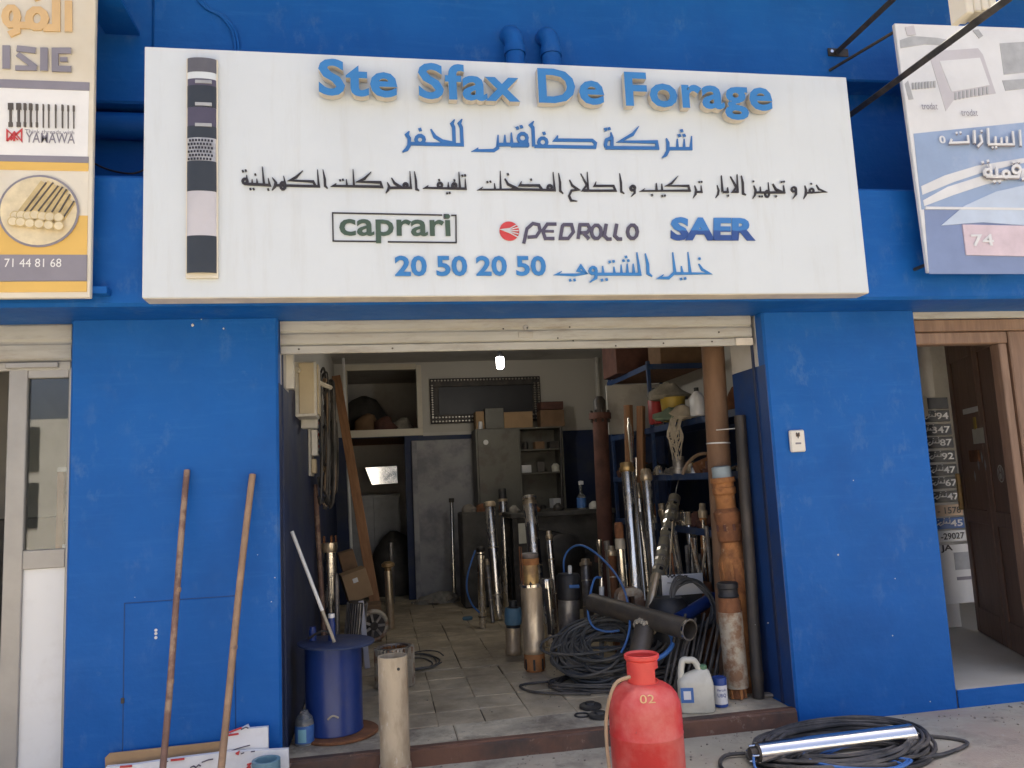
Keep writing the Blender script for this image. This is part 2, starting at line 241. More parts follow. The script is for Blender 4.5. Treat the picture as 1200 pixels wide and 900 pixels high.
# ------------------------------------------------------------------ mesh helpers
class MB:
    def __init__(s): s.v = []; s.f = []; s.m = []; s.cur = 0
    def add(s, vs, fs):
        o = len(s.v); s.v += [tuple(v) for v in vs]
        for f in fs: s.f.append(tuple(i+o for i in f)); s.m.append(s.cur)
        return s
    def box(s, a, b, M=None, bev=0.):
        (x0, y0, z0), (x1, y1, z1) = a, b
        if bev <= 0:
            vs = [Vector(p) for p in ((x0, y0, z0), (x1, y0, z0), (x1, y1, z0), (x0, y1, z0), (x0, y0, z1), (x1, y0, z1), (x1, y1, z1), (x0, y1, z1))]
            fs = [(3, 2, 1, 0), (4, 5, 6, 7), (0, 1, 5, 4), (1, 2, 6, 5), (2, 3, 7, 6), (3, 0, 4, 7)]
        else:
            c = Vector(((x0+x1)/2, (y0+y1)/2, (z0+z1)/2)); h = Vector((abs(x1-x0)/2, abs(y1-y0)/2, abs(z1-z0)/2)); e = min(bev, h.x*.9, h.y*.9, h.z*.9)
            vs = []; idx = {}
            for sx in (-1, 1):
                for sy in (-1, 1):
                    for sz in (-1, 1):
                        for ax in range(3):
                            p = Vector((sx*(h.x-e), sy*(h.y-e), sz*(h.z-e))); sg = (sx, sy, sz); p[ax] = sg[ax]*h[ax]
                            idx[(sx, sy, sz, ax)] = len(vs); vs.append(c+p)
            fs = []
            def q(l):
                n = (vs[l[1]]-vs[l[0]]).cross(vs[l[2]]-vs[l[0]]); m = sum((vs[i] for i in l), Vector())/len(l)-c
                fs.append(tuple(l) if n.dot(m) > 0 else tuple(reversed(l)))
            for sx in (-1, 1):
                q([idx[(sx, a_, b_, 0)] for a_, b_ in ((-1, -1), (1, -1), (1, 1), (-1, 1))]); q([idx[(a_, sx, b_, 1)] for a_, b_ in ((-1, -1), (1, -1), (1, 1), (-1, 1))]); q([idx[(a_, b_, sx, 2)] for a_, b_ in ((-1, -1), (1, -1), (1, 1), (-1, 1))])
                for sy in (-1, 1):
                    q([idx[(sx, sy, -1, 0)], idx[(sx, sy, 1, 0)], idx[(sx, sy, 1, 1)], idx[(sx, sy, -1, 1)]])
                    q([idx[(sx, -1, sy, 0)], idx[(sx, 1, sy, 0)], idx[(sx, 1, sy, 2)], idx[(sx, -1, sy, 2)]])
                    q([idx[(-1, sx, sy, 1)], idx[(1, sx, sy, 1)], idx[(1, sx, sy, 2)], idx[(-1, sx, sy, 2)]])
                    for sz in (-1, 1): q([idx[(sx, sy, sz, 0)], idx[(sx, sy, sz, 1)], idx[(sx, sy, sz, 2)]])
        if M is not None: vs = [M @ v for v in vs]
        return s.add(vs, fs)
    def lathe(s, prof, n=24, M=None, cap=True, arc=(0, 2*math.pi)):
        full = abs(arc[1]-arc[0]-2*math.pi) < 1e-6; k = n if full else n+1; vs = []; fs = []
        for z, r in prof:
            for i in range(k):
                a = arc[0]+(arc[1]-arc[0])*i/n; vs.append(Vector((r*math.cos(a), r*math.sin(a), z)))
        for j in range(len(prof)-1):
            for i in range(n):
                a = j*k+i; b = j*k+(i+1) % k; fs.append((a, b, b+k, a+k))
        if cap and full:
            fs.append(tuple(reversed(range(k)))); fs.append(tuple(range((len(prof)-1)*k, len(prof)*k)))
        if M is not None: vs = [M @ v for v in vs]
        return s.add(vs, fs)
    def tube(s, pts, r, n=8, smooth=4, closed=False, cap=True):
        P = [Vector(p) for p in pts]
        if smooth > 1 and len(P) > 2:
            Q = []
            m = len(P)
            for i in range(m if closed else m-1):
                g = (lambda k: P[k % m]) if closed else (lambda k: P[max(0, min(m-1, k))])
                a, b, c, d = g(i-1), g(i), g(i+1), g(i+2)
                for j in range(smooth):
                    t = j/smooth; Q.append(.5*((2*b)+(c-a)*t+(2*a-5*b+4*c-d)*t*t+(3*b-a-3*c+d)*t**3))
            if not closed: Q.append(P[-1])
            P = Q
        m = len(P); vs = []; fs = []; N = None
        for i in range(m):
            t = (P[(i+1) % m]-P[i-1]) if closed else (P[min(m-1, i+1)]-P[max(0, i-1)])
            if t.length < 1e-9: t = Vector((0, 0, 1))
            t.normalize()
            if N is None: N = t.orthogonal().normalized()
            else:
                N = N - t*N.dot(t)
                N = N.normalized() if N.length > 1e-6 else t.orthogonal().normalized()
            B = t.cross(N); rr = r[i*len(r)//m] if isinstance(r, (list, tuple)) else r
            for k in range(n):
                a = 2*math.pi*k/n; vs.append(P[i]+(N*math.cos(a)+B*math.sin(a))*rr)
        for i in range(m if closed else m-1):
            for k in range(n):
                a = i*n+k; b = i*n+(k+1) % n; c = ((i+1) % m)*n+(k+1) % n; d = ((i+1) % m)*n+k; fs.append((a, b, c, d))
        if cap and not closed: fs.append(tuple(reversed(range(n)))); fs.append(tuple(range((m-1)*n, m*n)))
        return s.add(vs, fs)
    def prism(s, poly, y0, y1):                   # polygon in x-z, y0 front
        n = len(poly); vs = [Vector((x, y0, z)) for x, z in poly]+[Vector((x, y1, z)) for x, z in poly]
        ar = sum(poly[i][0]*poly[(i+1) % n][1]-poly[(i+1) % n][0]*poly[i][1] for i in range(n))
        F = list(range(n)); B = list(range(n, 2*n)); fs = []
        if ar < 0: F.reverse(); B.reverse()
        fs.append(tuple(F)); fs.append(tuple(reversed(B)))
        for i in range(n): fs.append((F[i], B[i], B[(i+1) % n], F[(i+1) % n]))
        return s.add(vs, fs)
    def build(s, name, m, parent=None, smooth=False, local=None):
        me = bpy.data.meshes.new(name); me.from_pydata(s.v, [], s.f)
        ms = m if isinstance(m, (list, tuple)) else [m]
        for q in ms: me.materials.append(MATS[q])
        if len(ms) > 1: me.polygons.foreach_set('material_index', s.m)
        if smooth:
            me.polygons.foreach_set('use_smooth', [True]*len(me.polygons)); me.update()
            try: me.set_sharp_from_angle(angle=rad(38))
            except Exception: pass
        me.update()
        o = bpy.data.objects.new(name, me); COL.objects.link(o)
        if parent is not None: o.parent = parent
        return o
def tag(o, label, cat, group=None):
    o['label'] = label; o['category'] = cat
    if group: o['group'] = group
    return o
def thing(name, label, cat, loc=(0, 0, 0), M=None, group=None):
    o = bpy.data.objects.new(name, None); COL.objects.link(o); o.empty_display_size = .1
    if M is not None: o.matrix_world = M
    else: o.location = loc
    return tag(o, label, cat, group)
def struct(o): o['kind'] = 'structure'; return o
def axis_matrix(base, top, spin=0.):
    z = (top-base).normalized(); x = Vector((0, 1, 0)).cross(z)
    x = x.normalized() if x.length > 1e-5 else Vector((1, 0, 0)); y = z.cross(x)
    M = Matrix(((x.x, y.x, z.x, base.x), (x.y, y.y, z.y, base.y), (x.z, y.z, z.z, base.z), (0, 0, 0, 1)))
    return M @ Matrix.Rotation(spin, 4, 'Z')
def rotz(a): return Matrix.Rotation(a, 4, 'Z')
def loc(v): return Matrix.Translation(v)
def standing(name, label, cat, bpx, tpx, wpx, y=None, dy=0., z=FLOOR, parts=(), group=None, n=22, spin=0.):
    """a turned body standing on height z: bpx, tpx = pixels of its foot and top, wpx = its width in pixels; parts = (name, material, [(fraction of height, multiple of radius)])"""
    base = atz(*bpx, z) if y is None else at(*bpx, y)
    top = at(*tpx, base.y+dy)
    R = size(wpx, (base+top)/2)/2
    d = (top-base).normalized(); base = base+d*((z-base.z)/d.z)
    tilt = math.acos(min(1, abs(d.z))); base = base+Vector((0, 0, R*math.sin(tilt)*.9))
    Lg = (top-base).length
    t = thing(name, label, cat, M=axis_matrix(base, top, spin), group=group)
    for pn, pm, prof in parts:
        MB().lathe([(f*Lg, max(.0005, r*R)) for f, r in prof], n).build(pn, pm, t, True)
    t['R'] = R; t['L'] = Lg
    return t, R, Lg

# ------------------------------------------------------------------ text
def text_polys(s, offset=0., extrude=0., space=1.):
    cu = bpy.data.curves.new('t', 'FONT'); cu.body = s; cu.offset = offset; cu.extrude = extrude; cu.space_character = space; cu.resolution_u = 3
    o = bpy.data.objects.new('t', cu); COL.objects.link(o); bpy.context.view_layer.update()
    me = bpy.data.meshes.new_from_object(o.evaluated_get(bpy.context.evaluated_depsgraph_get()))
    vs = [v.co.copy() for v in me.vertices]; fs = [tuple(p.vertices) for p in me.polygons]
    bpy.data.objects.remove(o); bpy.data.curves.remove(cu); bpy.data.meshes.remove(me)
    return vs, fs
def text_box(s, x0, z0, x1, z1, y, m, parent, name='lettering', bold=0., depth=.0, shear=0., split=False, side=None, M=None, space=1.):
    """text fitted into the rectangle x0..x1, z0..z1 of the plane y, facing -y"""
    vs, fs = text_polys(s, bold, .5 if depth else 0., space)
    if shear:
        for v in vs: v.x += v.y*shear
    bx0 = min(v.x for v in vs); bx1 = max(v.x for v in vs); by0 = min(v.y for v in vs); by1 = max(v.y for v in vs)
    kx = (x1-x0)/(bx1-bx0); kz = (z1-z0)/(by1-by0)
    W = [Vector((x0+(v.x-bx0)*kx, y-(v.z+.5)*depth if depth else y, z0+(v.y-by0)*kz)) for v in vs]
    if M is not None: W = [M @ v for v in W]
    def emit(faces):
        used = sorted({i for f in faces for i in f}); mp = {i: k for k, i in enumerate(used)}
        b = MB(); b.v = [tuple(W[i]) for i in used]; b.f = [tuple(mp[i] for i in f) for f in faces]; b.m = [0]*len(faces)
        if side:
            for k, f in enumerate(faces):
                nn = (W[f[1]]-W[f[0]]).cross(W[f[2]]-W[f[0]])
                if nn.length == 0: continue
                nn.normalize(); b.m[k] = 0 if abs(nn.y) > .8 else 1
        return b.build(name, [m, side] if side else m, parent)
    if not split: return emit(fs)
    # islands by coordinates
    key = {}; par = list(range(len(vs)))
    def find(a):
        while par[a] != a: par[a] = par[par[a]]; a = par[a]
        return a
    for i, v in enumerate(vs):
        k = (round(v.x, 4), round(v.y, 4), 0)
        if k in key: par[find(i)] = find(key[k])
        else: key[k] = i
    for f in fs:
        for i in f[1:]: par[find(i)] = find(f[0])
    gr = {}
    for f in fs: gr.setdefault(find(f[0]), []).append(f)
    return [emit(g) for g in gr.values()]
def text_px(s, a, b, y, m, parent, **k):
    A = at(*a, y); B = at(*b, y); return text_box(s, A.x, A.z, B.x, B.z, y, m, parent, **k)

class Ink:
    """pen strokes laid on a flat board at y, traced as (x, y) of an enlarged crop: origin + point/scale"""
    def __init__(s, y, ox, oy, sc, w): s.y = y; s.o = (ox, oy); s.sc = sc; s.w = w; s.mb = MB(); s.k = 0
    def crop(s, ox, oy, sc, w): s.o = (ox, oy); s.sc = sc; s.w = w; return s
    def p(s, q): P = at(s.o[0]+q[0]/s.sc, s.o[1]+q[1]/s.sc, s.y); return Vector((P.x, P.z))
    def stroke(s, pts, w=None, ends=(1., 1.), closed=False, smooth=1):
        w = (w or s.w)/s.sc*.0052; P = [s.p(q) for q in pts]; n = len(P); s.k += 1; y = s.y-.0006*(s.k % 12)
        L = []; Rr = []
        for i in range(n):
            a = P[i-1] if (closed or i > 0) else P[i]; c = P[(i+1) % n] if (closed or i < n-1) else P[i]
            d1 = (P[i]-a); d2 = (c-P[i])
            d1 = d1.normalized() if d1.length > 1e-9 else d2.normalized(); d2 = d2.normalized() if d2.length > 1e-9 else d1
            t = (d1+d2); t = t.normalized() if t.length > 1e-6 else d1
            nn = Vector((-t.y, t.x)); k = 1/max(.45, nn.dot(Vector((-d1.y, d1.x))))
            f = 1. if closed else (ends[0] if i == 0 else ends[1] if i == n-1 else 1.)
            L.append(P[i]+nn*w/2*k*f); Rr.append(P[i]-nn*w/2*k*f)
        vs = [(q.x, y-.004, q.y) for q in L]+[(q.x, y-.004, q.y) for q in Rr]+[(q.x, s.y+.002, q.y) for q in L]+[(q.x, s.y+.002, q.y) for q in Rr]
        fs = []
        for i in range(n if closed else n-1):
            j = (i+1) % n
            fs += [(i, n+i, n+j, j), (2*n+i, i, j, 2*n+j), (n+i, 3*n+i, 3*n+j, n+j)]
        s.mb.add(vs, fs); return s
    def loop(s, c, r, w=None, ry=None):
        ry = ry or r; return s.stroke([(c[0]+r*math.cos(a*math.pi/5), c[1]+ry*math.sin(a*math.pi/5)) for a in range(10)], w, closed=True)
    def dots(s, *pts, d=None):
        for q in pts:
            d_ = d or s.w*.85; s.stroke([(q[0]-d_*.5, q[1]+d_*.15), (q[0]+d_*.5, q[1]-d_*.15)], d_)
        return s
    def build(s, name, m, parent): return s.mb.build(name, m, parent)

# ================================================================== the setting
def sheet(name, x0, y0, x1, y1, z, m, nx=1, ny=1):
    b = MB(); b.add([(x0+(x1-x0)*i/nx, y0+(y1-y0)*j/ny, z) for j in range(ny+1) for i in range(nx+1)], [(j*(nx+1)+i, j*(nx+1)+i+1, (j+1)*(nx+1)+i+1, (j+1)*(nx+1)+i) for j in range(ny) for i in range(nx)])
    return struct(b.build(name, m))
sheet('ground', -150, -150, 150, 150, -.16, 'pavement')
struct(MB().box((-30, -6.2, -.15), (34, .3, 0), bev=.02).build('pavement', 'pavement'))
sheet('road', -60, -13.5, 60, -6.2, -.15, 'asphalt')
struct(MB().box((-30, -18, -.15), (34, -13.5, 0), bev=.02).build('far_pavement', 'pavement'))
# shop floor: slab, worn concrete threshold, 30 cm tiles
fl = struct(MB().box((-.575, .014, -.05), (3.31, 6.2, FLOOR-.012)).build('floor', 'grout'))
th = MB()
th.box((-.575, .012, .0), (.42, .395, FLOOR-.002), bev=.008); th.box((.424, .012, .0), (1.36, .40, FLOOR+.001), bev=.008); th.box((1.365, .012, .0), (2.548, .392, FLOOR-.004), bev=.008)
th.build('threshold', 'concrete', fl)
tm = MB().box((-.1482, -.1482, -.02), (.1482, .1482, 0), bev=.003).build('tile', 'tile', fl)
first = True
for j in range(20):
    for i in range(11):
        x = -.42+.30*i+random.uniform(-.004, .004); y = .555+.30*j-(.0 if j < 5 else -.028)+random.uniform(-.003, .003)
        if y > 6.0: continue
        o = tm if first else tm.copy()
        if not first: COL.objects.link(o); o.parent = fl
        first = False
        o.location = (x, y, FLOOR+random.uniform(-.004, .001)); o.rotation_euler = (random.uniform(-.008, .008), random.uniform(-.008, .008), math.pi/2*random.randint(0, 3)+random.uniform(-.006, .006))
random.seed(9); sv = []; sf = []; NS = 60
for i in range(NS+1):
    x = -.573+3.121*i/NS; j_ = random.uniform(-.004, .004)
    sv += [(x, -.006+random.uniform(-.003, .003), -.03), (x, -.005+j_, FLOOR-.012+random.uniform(-.005, .004)), (x, .004, FLOOR-.004+random.uniform(-.003, .002))]
for i in range(NS):
    for q in range(2): sf.append((3*i+q, 3*i+3+q, 3*i+4+q, 3*i+1+q))
MB().add(sv, sf).build('step_edge', 'rust_edge', fl)
MB().box((-.573, .007, FLOOR-.010), (2.548, .058, FLOOR+.004), bev=.003).build('step_edge', 'rust_edge', fl)
# neighbouring shop floors
struct(MB().box((3.70, .012, -.05), (7.8, 3.6, .112), bev=.004).build('floor_right_shop', 'print_cream'))
struct(MB().box((-7.5, .02, -.05), (-1.73, 3.6, .06)).build('floor_left_shop', 'concrete'))

# ------------------------------------------------------------------ the building
bl = thing('shop_building', 'blue painted building with three open shop fronts', 'building')
def bx(name, m, a, b, bev=.012, par=None): return MB().box(a, b, bev=bev).build(name, m, par or bl)
XL0, XL1, XR0, XR1 = -1.724, -.578, 2.55, 3.688
PL = bx('pillar', 'blue_wall', (XL0, 0, -.1), (XL1, .5, 2.66), .014)
PR = bx('pillar', 'blue_wall', (XR0, 0, -.1), (XR1, .5, 2.66), .014)
bx('pillar', 'blue_wall', (-9, 0, -.1), (-3.9, .5, 2.66))
bx('pillar', 'blue_wall', (6.6, 0, -.1), (12, .5, 2.66))
bx('lintel_band', 'blue_wall', (-9, -.35, 2.648), (12, .6, 3.39), .018)
bx('added_shade_eave', 'white_wall', (-9, -.70, 5.18), (12, .0, 5.38), .01)  # unseen eave, added to keep sky light off the upper wall
bx('recess_wall', 'blue_wall', (-9, .20, 3.38), (12, .6, 4.34), 0)
bx('upper_wall', 'blue_wall', (-1.30, .0, 4.33), (12, .6, 5.4), .012)
bx('upper_wall', 'blue_wall', (-9, .03, 4.0), (-1.302, .6, 5.4), .012)
bx('plinth', 'blue_wall', (XR1+.002, .0, -.1), (6.6, .011, .112), .003)
bx('roof_slab', 'concrete', (-9, .6, 5.1), (12, 9.5, 5.4), 0)
bx('side_wall', 'white_wall', (-9, .6, -.1), (-8.8, 9.5, 5.1), 0); bx('side_wall', 'white_wall', (11.8, .6, -.1), (12, 9.5, 5.1), 0)
bx('rear_wall', 'white_wall', (-8.8, 9.3, -.1), (11.8, 9.5, 5.1), 0)
bx('ceiling', 'white_wall', (-8.8, .6, 3.34), (11.8, 9.3, 3.5), 0)
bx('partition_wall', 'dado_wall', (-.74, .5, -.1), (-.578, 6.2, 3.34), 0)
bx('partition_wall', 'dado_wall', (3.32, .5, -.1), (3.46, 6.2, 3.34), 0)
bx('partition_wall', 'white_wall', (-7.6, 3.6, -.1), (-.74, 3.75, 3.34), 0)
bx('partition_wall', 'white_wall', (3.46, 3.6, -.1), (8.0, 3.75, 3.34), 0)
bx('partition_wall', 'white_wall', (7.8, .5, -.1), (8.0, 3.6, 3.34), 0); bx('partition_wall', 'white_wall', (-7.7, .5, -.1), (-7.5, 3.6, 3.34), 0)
# white rendered patches of the jambs above the dado
MB().box((XR0-.004, .10, 2.30), (XR0+.05, .499, 2.66)).build('jamb_render', 'white_wall', bl)
MB().box((XL1-.05, .12, 2.26), (XL1+.004, .52, 2.66)).build('jamb_render', 'white_wall', bl)
MB().box((XR0-.003, .012, FLOOR+.004), (XR0+.02, .505, 2.298)).build('jamb_face', 'navy_jamb', bl)  # thin slab on the inner jamb face, darker blue than the pillar front
MB().box((XL1-.02, .02, FLOOR+.004), (XL1+.003, .505, 2.258)).build('jamb_face', 'blue_wall_dark', bl)
MB().box((XR0-.012, .145, FLOOR), (XR0+.03, .175, 2.60)).build('shutter_guide', 'blue_wall_dark', bl)
MB().box((XL1-.03, .145, FLOOR), (XL1+.012, .175, 2.60)).build('shutter_guide', 'blue_wall_dark', bl)
# back wall with the low doorway and the loft opening over it
YB = 6.2
for a, b in (((-.578, -.40), (-.1, 3.34)), ((-.40, .36), (2.30, 2.40)), ((-.40, .55), (3.25, 3.34)), ((.36, .55), (-.1, 2.40)), ((.55, 3.32), (-.1, 3.34))):
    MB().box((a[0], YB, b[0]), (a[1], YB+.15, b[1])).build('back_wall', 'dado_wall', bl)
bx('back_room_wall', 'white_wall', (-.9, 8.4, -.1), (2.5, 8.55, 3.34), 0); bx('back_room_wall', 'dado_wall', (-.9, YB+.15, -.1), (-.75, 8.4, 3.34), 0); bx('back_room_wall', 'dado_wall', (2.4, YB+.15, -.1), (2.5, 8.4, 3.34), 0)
bx('loft_floor', 'old_wood', (-.75, YB+.15, 2.32), (2.4, 8.4, 2.40), 0); bx('back_room_floor', 'concrete', (-.75, YB, -.1), (2.4, 8.4, FLOOR-.01), 0)
for a, b in (((-.46, YB-.02, 2.31), (.62, YB-.002, 2.41)), ((.55, YB-.02, 2.412), (.62, YB-.002, 3.3)), ((-.46, YB-.02, 3.24), (.548, YB-.002, 3.32)), ((-.46, YB-.02, 2.412), (-.40, YB-.002, 3.238))):
    MB().box(a, b, bev=.004).build('loft_trim', 'print_cream', bl)
MB().box((.62, YB-.012, 2.30), (3.3, YB-.001, 2.345)).build('loft_trim', 'white_wall', bl)
# access hatch flush in the left pillar
ht = MB().box((-1.415, -.006, .18), (-.829, .004, 1.032), bev=.003).build('access_hatch', 'blue_wall', bl)
for a, b in (((-1.421, -.0012, .17), (-1.4155, .002, 1.038)), ((-.8285, -.0012, .17), (-.825, .002, 1.038)), ((-1.4155, -.0012, 1.0325), (-.8285, .002, 1.0375))):
    MB().box(a, b).build('hatch_gap', 'navy_gap', ht)
MB().box((-1.428, -.012, .50), (-1.41, -.006, .53), bev=.002).build('hinge', 'dark_metal', ht)
k = MB()
for dz in (.0, .022, .040): k.lathe([(0, .009), (.003, .007)], 8, loc((at(183, 745, 0).x, -.006, at(183, 747, 0).z+dz)) @ Matrix.Rotation(math.pi/2, 4, 'X'))
k.build('paint_dab', 'print_white', ht)
# paint chips on the facade
ch = MB()
for px, py, r in ((226, 381, 3), (236, 374, 2), (262, 385, 2), (322, 677, 1.5), (318, 705, 1.5), (302, 650, 1.2), (158, 700, 1), (233, 802, 1.2), (982, 650, 2.2), (1049, 678, 1.6), (1000, 563, 1.5), (1046, 745, 1.6), (900, 730, 1.6), (885, 732, 1), (1090, 822, 1.5), (210, 865, 1.5)):
    P = at(px, py, -.002); R = size(r, P)*.55
    n = 7; vs = [(P.x, -.0035, P.z)]; vs += [(P.x+R*random.uniform(.5, 1.2)*math.cos(a), -.0025, P.z+R*random.uniform(.5, 1.4)*math.sin(a)) for a in [2*math.pi*i/n for i in range(n)]]
    ch.add(vs, [(0, 1+(i+1) % n, 1+i) for i in range(n)])
o = ch.build('paint_chips', 'white_wall', bl); o['kind'] = 'stuff'
# pipes of the facade
def pipe_obj(name, m, pts, r, par, n=12, sm=5): return MB().tube(pts, r, n, sm).build(name, m, par, True)
pipe_obj('drain_pipe', 'blue_wall', [(-9, .13, 3.90), (-4, .13, 3.895), (3.2, .13, 3.90)], .082, bl, 16, 2)
for px in (598, 640):
    P = at(px, 50, -.05)
    pipe_obj('elbow_pipe', 'blue_wall', [(P.x, .05, 4.53), (P.x, -.03, 4.525), (P.x+.012, -.075, 4.49), (P.x+.02, -.085, 4.42), (P.x+.02, -.085, 4.15)], .062, bl, 16, 5)
    MB().lathe([(0, .07), (.02, .073), (.05, .07)], 18, loc((P.x+.02, -.085, 4.36))).build('pipe_collar', 'blue_wall', bl, True)
P = [at(x, y, -.01) for x, y in ((228, -8), (240, 8), (258, 18), (270, 32), (275, 48), (276, 66))]
pipe_obj('cable', 'blue_wall', P, .011, bl, 8); pipe_obj('cable', 'blue_wall', [p+Vector((.02, -.004, -.005)) for p in P], .009, bl, 8)
pipe_obj('cable', 'black_plastic', [at(x, y, .16) for x, y in ((108, 190), (122, 197), (140, 202), (158, 203), (175, 196))], .006, bl, 6)
# ---- building across the street, seen only as a reflection in glass and steel
ob = thing('opposite_building', 'cream building across the street reflected in the shop glass', 'building')
bx('wall', 'opposite_wall', (-26, -26, -.1), (8, -18, 3.9), 0, ob)
bx('wall', 'opposite_wall', (9.5, -25, -.1), (30, -18.5, 3.4), 0, ob)
for i in range(9):
    for z in (1.0, 2.5): MB().box((-24.5+3.5*i, -18.01, z), (-23.0+3.5*i, -17.97, z+1.2)).build('window', 'dark_glass', ob)

# ================================================================== roller shutters
def shutter(name, label, x0, x1, z0, z1, y, rows, group):
    t = thing(name, label, 'roller shutter', ((x0+x1)/2, y, z0), group=group)
    hw = (x1-x0)/2; H = z1-z0; z = .055
    MB().box((-hw, -.012, 0), (hw, .02, .05), bev=.004).build('bottom_bar', 'shutter', t)
    h = (H-.055)/rows
    for i in range(rows):
        zz = z+i*h; pr = [(0, 0), (.12, -.011), (.5, -.013), (.80, -.011), (.90, -.002), (1, 0)]
        vs = []; n = len(pr)
        for f, dy in pr: vs += [(-hw, dy, zz+f*h), (hw, dy, zz+f*h)]
        fs = [(2*q, 2*q+1, 2*q+3, 2*q+2) for q in range(n-1)]
        vs += [(-hw, .015, zz), (hw, .015, zz), (-hw, .015, zz+h), (hw, .015, zz+h)]; e = 2*n
        fs += [(e+1, e, e+2, e+3)]
        MB().add(vs, fs).build('slat', 'shutter', t)
    return t
s1 = shutter('roller_shutter', 'beige roller shutter rolled up above the cluttered pump workshop', XL1+.004, 2.515, 2.443, 2.66, .10, 2, 'roller shutters')
for px, py in ((618, 384), (590, 385), (668, 383), (654, 396), (672, 399), (350, 409), (460, 408), (722, 405), (778, 402), (835, 400), (843, 389)):
    P = at(px, py, .075); MB().lathe([(0, .006), (.004, .005)], 8, Matrix.Rotation(math.pi/2, 4, 'X') @ Matrix()).build('rivet', 'dark_metal', s1).location = P-Vector(s1.location)+Vector((0, .008, 0))
MB().box((-.05, -.018, .085), (.05, -.008, .125), bev=.005).build('lock_plate', 'shutter', s1).location = (at(616, 398, .09).x-s1.location.x, 0, -.01)
MB().lathe([(0, .018), (.006, .014)], 12, Matrix.Rotation(math.pi/2, 4, 'X')).build('lock', 'aluminium', s1, True).location = (at(616, 384, .09).x-s1.location.x, -.013, at(616, 384, .09).z-s1.location.z)
MB().box((1.42, -.02, .0), (1.545, -.013, .05), bev=.003).build('end_lock', 'sign_edge', s1)
s2 = shutter('roller_shutter', 'short beige roller shutter over the aluminium glass door', -3.88, -1.755, 2.375, 2.66, .10, 2, 'roller shutters')
MB().box((.72, -.03, .012), (1.0, -.012, .045), bev=.004).build('end_lock', 'aluminium', s2)
s3 = shutter('roller_shutter', 'narrow beige roller shutter edge above the wooden door frame', XR1+.005, 6.6, 2.60, 2.675, .06, 1, 'roller shutters')

# ================================================================== left shop: aluminium door with glass
dl = thing('glass_door', 'grey aluminium shop door with glass above a white panel', 'door', (-1.9, .12, .06))
def dpx(x0, y0, x1, y1): a = at(x0, y0, .12); b = at(x1, y1, .12); return a.x+1.9, b.z-.06, b.x+1.9, a.z-.06
MB().box((-.185, -.03, .0), (-.085, .03, 2.33), bev=.004).build('frame_post', 'aluminium', dl)
MB().box((.135, -.03, .0), (.165, .03, 2.33), bev=.004).build('frame_post', 'aluminium', dl)
MB().box((-.085, -.028, 1.185), (.135, .028, 1.29), bev=.004).build('cross_rail', 'aluminium', dl)
MB().box((-.085, -.028, .0), (.135, .028, .10), bev=.004).build('cross_rail', 'aluminium', dl)
MB().box((-.085, -.028, 2.27), (.135, .028, 2.33), bev=.004).build('cross_rail', 'aluminium', dl)
MB().box((-.085, -.012, .10), (.135, .012, 1.185)).build('panel', 'panel_white', dl)
MB().box((-.085, -.004, 1.29), (.135, .004, 2.27)).build('pane', 'shop_glass', dl)
# things behind that glass
t = thing('display_stand', 'dark stand with white trays behind the left shop glass', 'stand', (-2.05, .8, .06))
MB().box((-.02, -.02, 0), (.02, .02, 1.75)).build('post', 'old_wood', t); MB().box((-.02, -.02, 1.75), (.45, .25, 1.78)).build('tray', 'panel_white', t); MB().box((.02, -.02, 1.0), (.3, .2, 1.28)).build('tray', 'box_white', t); MB().box((.3, -.02, 0), (.33, .02, 1.75)).build('post', 'old_wood', t)
MB().box((.02, -.01, 1.60), (.3, .015, 1.62)).build('rail', 'dark_metal', t); MB().box((.02, -.01, 1.42), (.3, .015, 1.44)).build('rail', 'dark_metal', t)
tag(MB().box((-3.2, 2.2, .06), (-1.9, 2.8, 1.5), bev=.01).build('counter', 'bench_dark'), 'dark counter inside the shop behind the left glass', 'counter')

# ================================================================== right shop: wooden frame, open door, number plates
fr = thing('door_frame', 'reddish brown wooden door frame of the number plate shop', 'door frame', (0, 0, 0))
MB().box((XR1+.004, .085, 2.515), (6.6, .22, 2.60), bev=.006).build('lintel', 'wood_frame', fr)
MB().box((XR1+.004, .10, 2.425), (4.49, .20, 2.512), bev=.008).build('head', 'wood_frame', fr)
MB().box((XR1+.004, .12, .112), (XR1+.055, .20, 2.424), bev=.006).build('jamb', 'wood_door', fr)
MB().box((4.41, .10, .112), (4.475, .19, 2.424), bev=.006).build('jamb', 'wood_frame', fr)
MB().box((4.50, .10, .112), (4.72, .17, 2.514), bev=.008).build('side_leaf', 'wood_frame', fr)
MB().box((4.478, .14, .112), (4.497, .19, 2.512)).build('rebate', 'wood_door', fr)
hinge = Vector((4.60, .215, .118)); free = Vector((5.16, 1.52, .118))
ang = math.atan2(free.y-hinge.y, free.x-hinge.x); wd = (free-hinge).length; MD = loc(hinge) @ rotz(ang)
dr = thing('open_door', 'dark brown wooden double-leaf door folded open with stickers and car emblems', 'door', M=MD)
for k in range(2):
    x0, x1 = k*wd/2+.004, (k+1)*wd/2-.004
    MB().box((x0, -.02, 0), (x1, .02, 2.62), bev=.006).build('leaf', 'wood_door', dr)
    for a, b in (((x0, 0), (x0+.09, 2.62)), ((x1-.09, 0), (x1, 2.62)), ((x0+.091, 0), (x1-.091, .22)), ((x0+.091, 2.35), (x1-.091, 2.62)), ((x0+.091, .95), (x1-.091, 1.07))):
        MB().box((a[0], .0205, a[1]), (b[0], .034, b[1]), bev=.006).build('moulding', 'wood_door', dr)
def ondoor(px, py):           # the leaf's near face, in the door's own frame
    n = Vector((-math.sin(ang), math.cos(ang), 0)); p0 = hinge+n*.036; d = ray(px, py); P = CAMP+d*((p0-CAMP).dot(n)/d.dot(n)); return MD.inverted() @ P
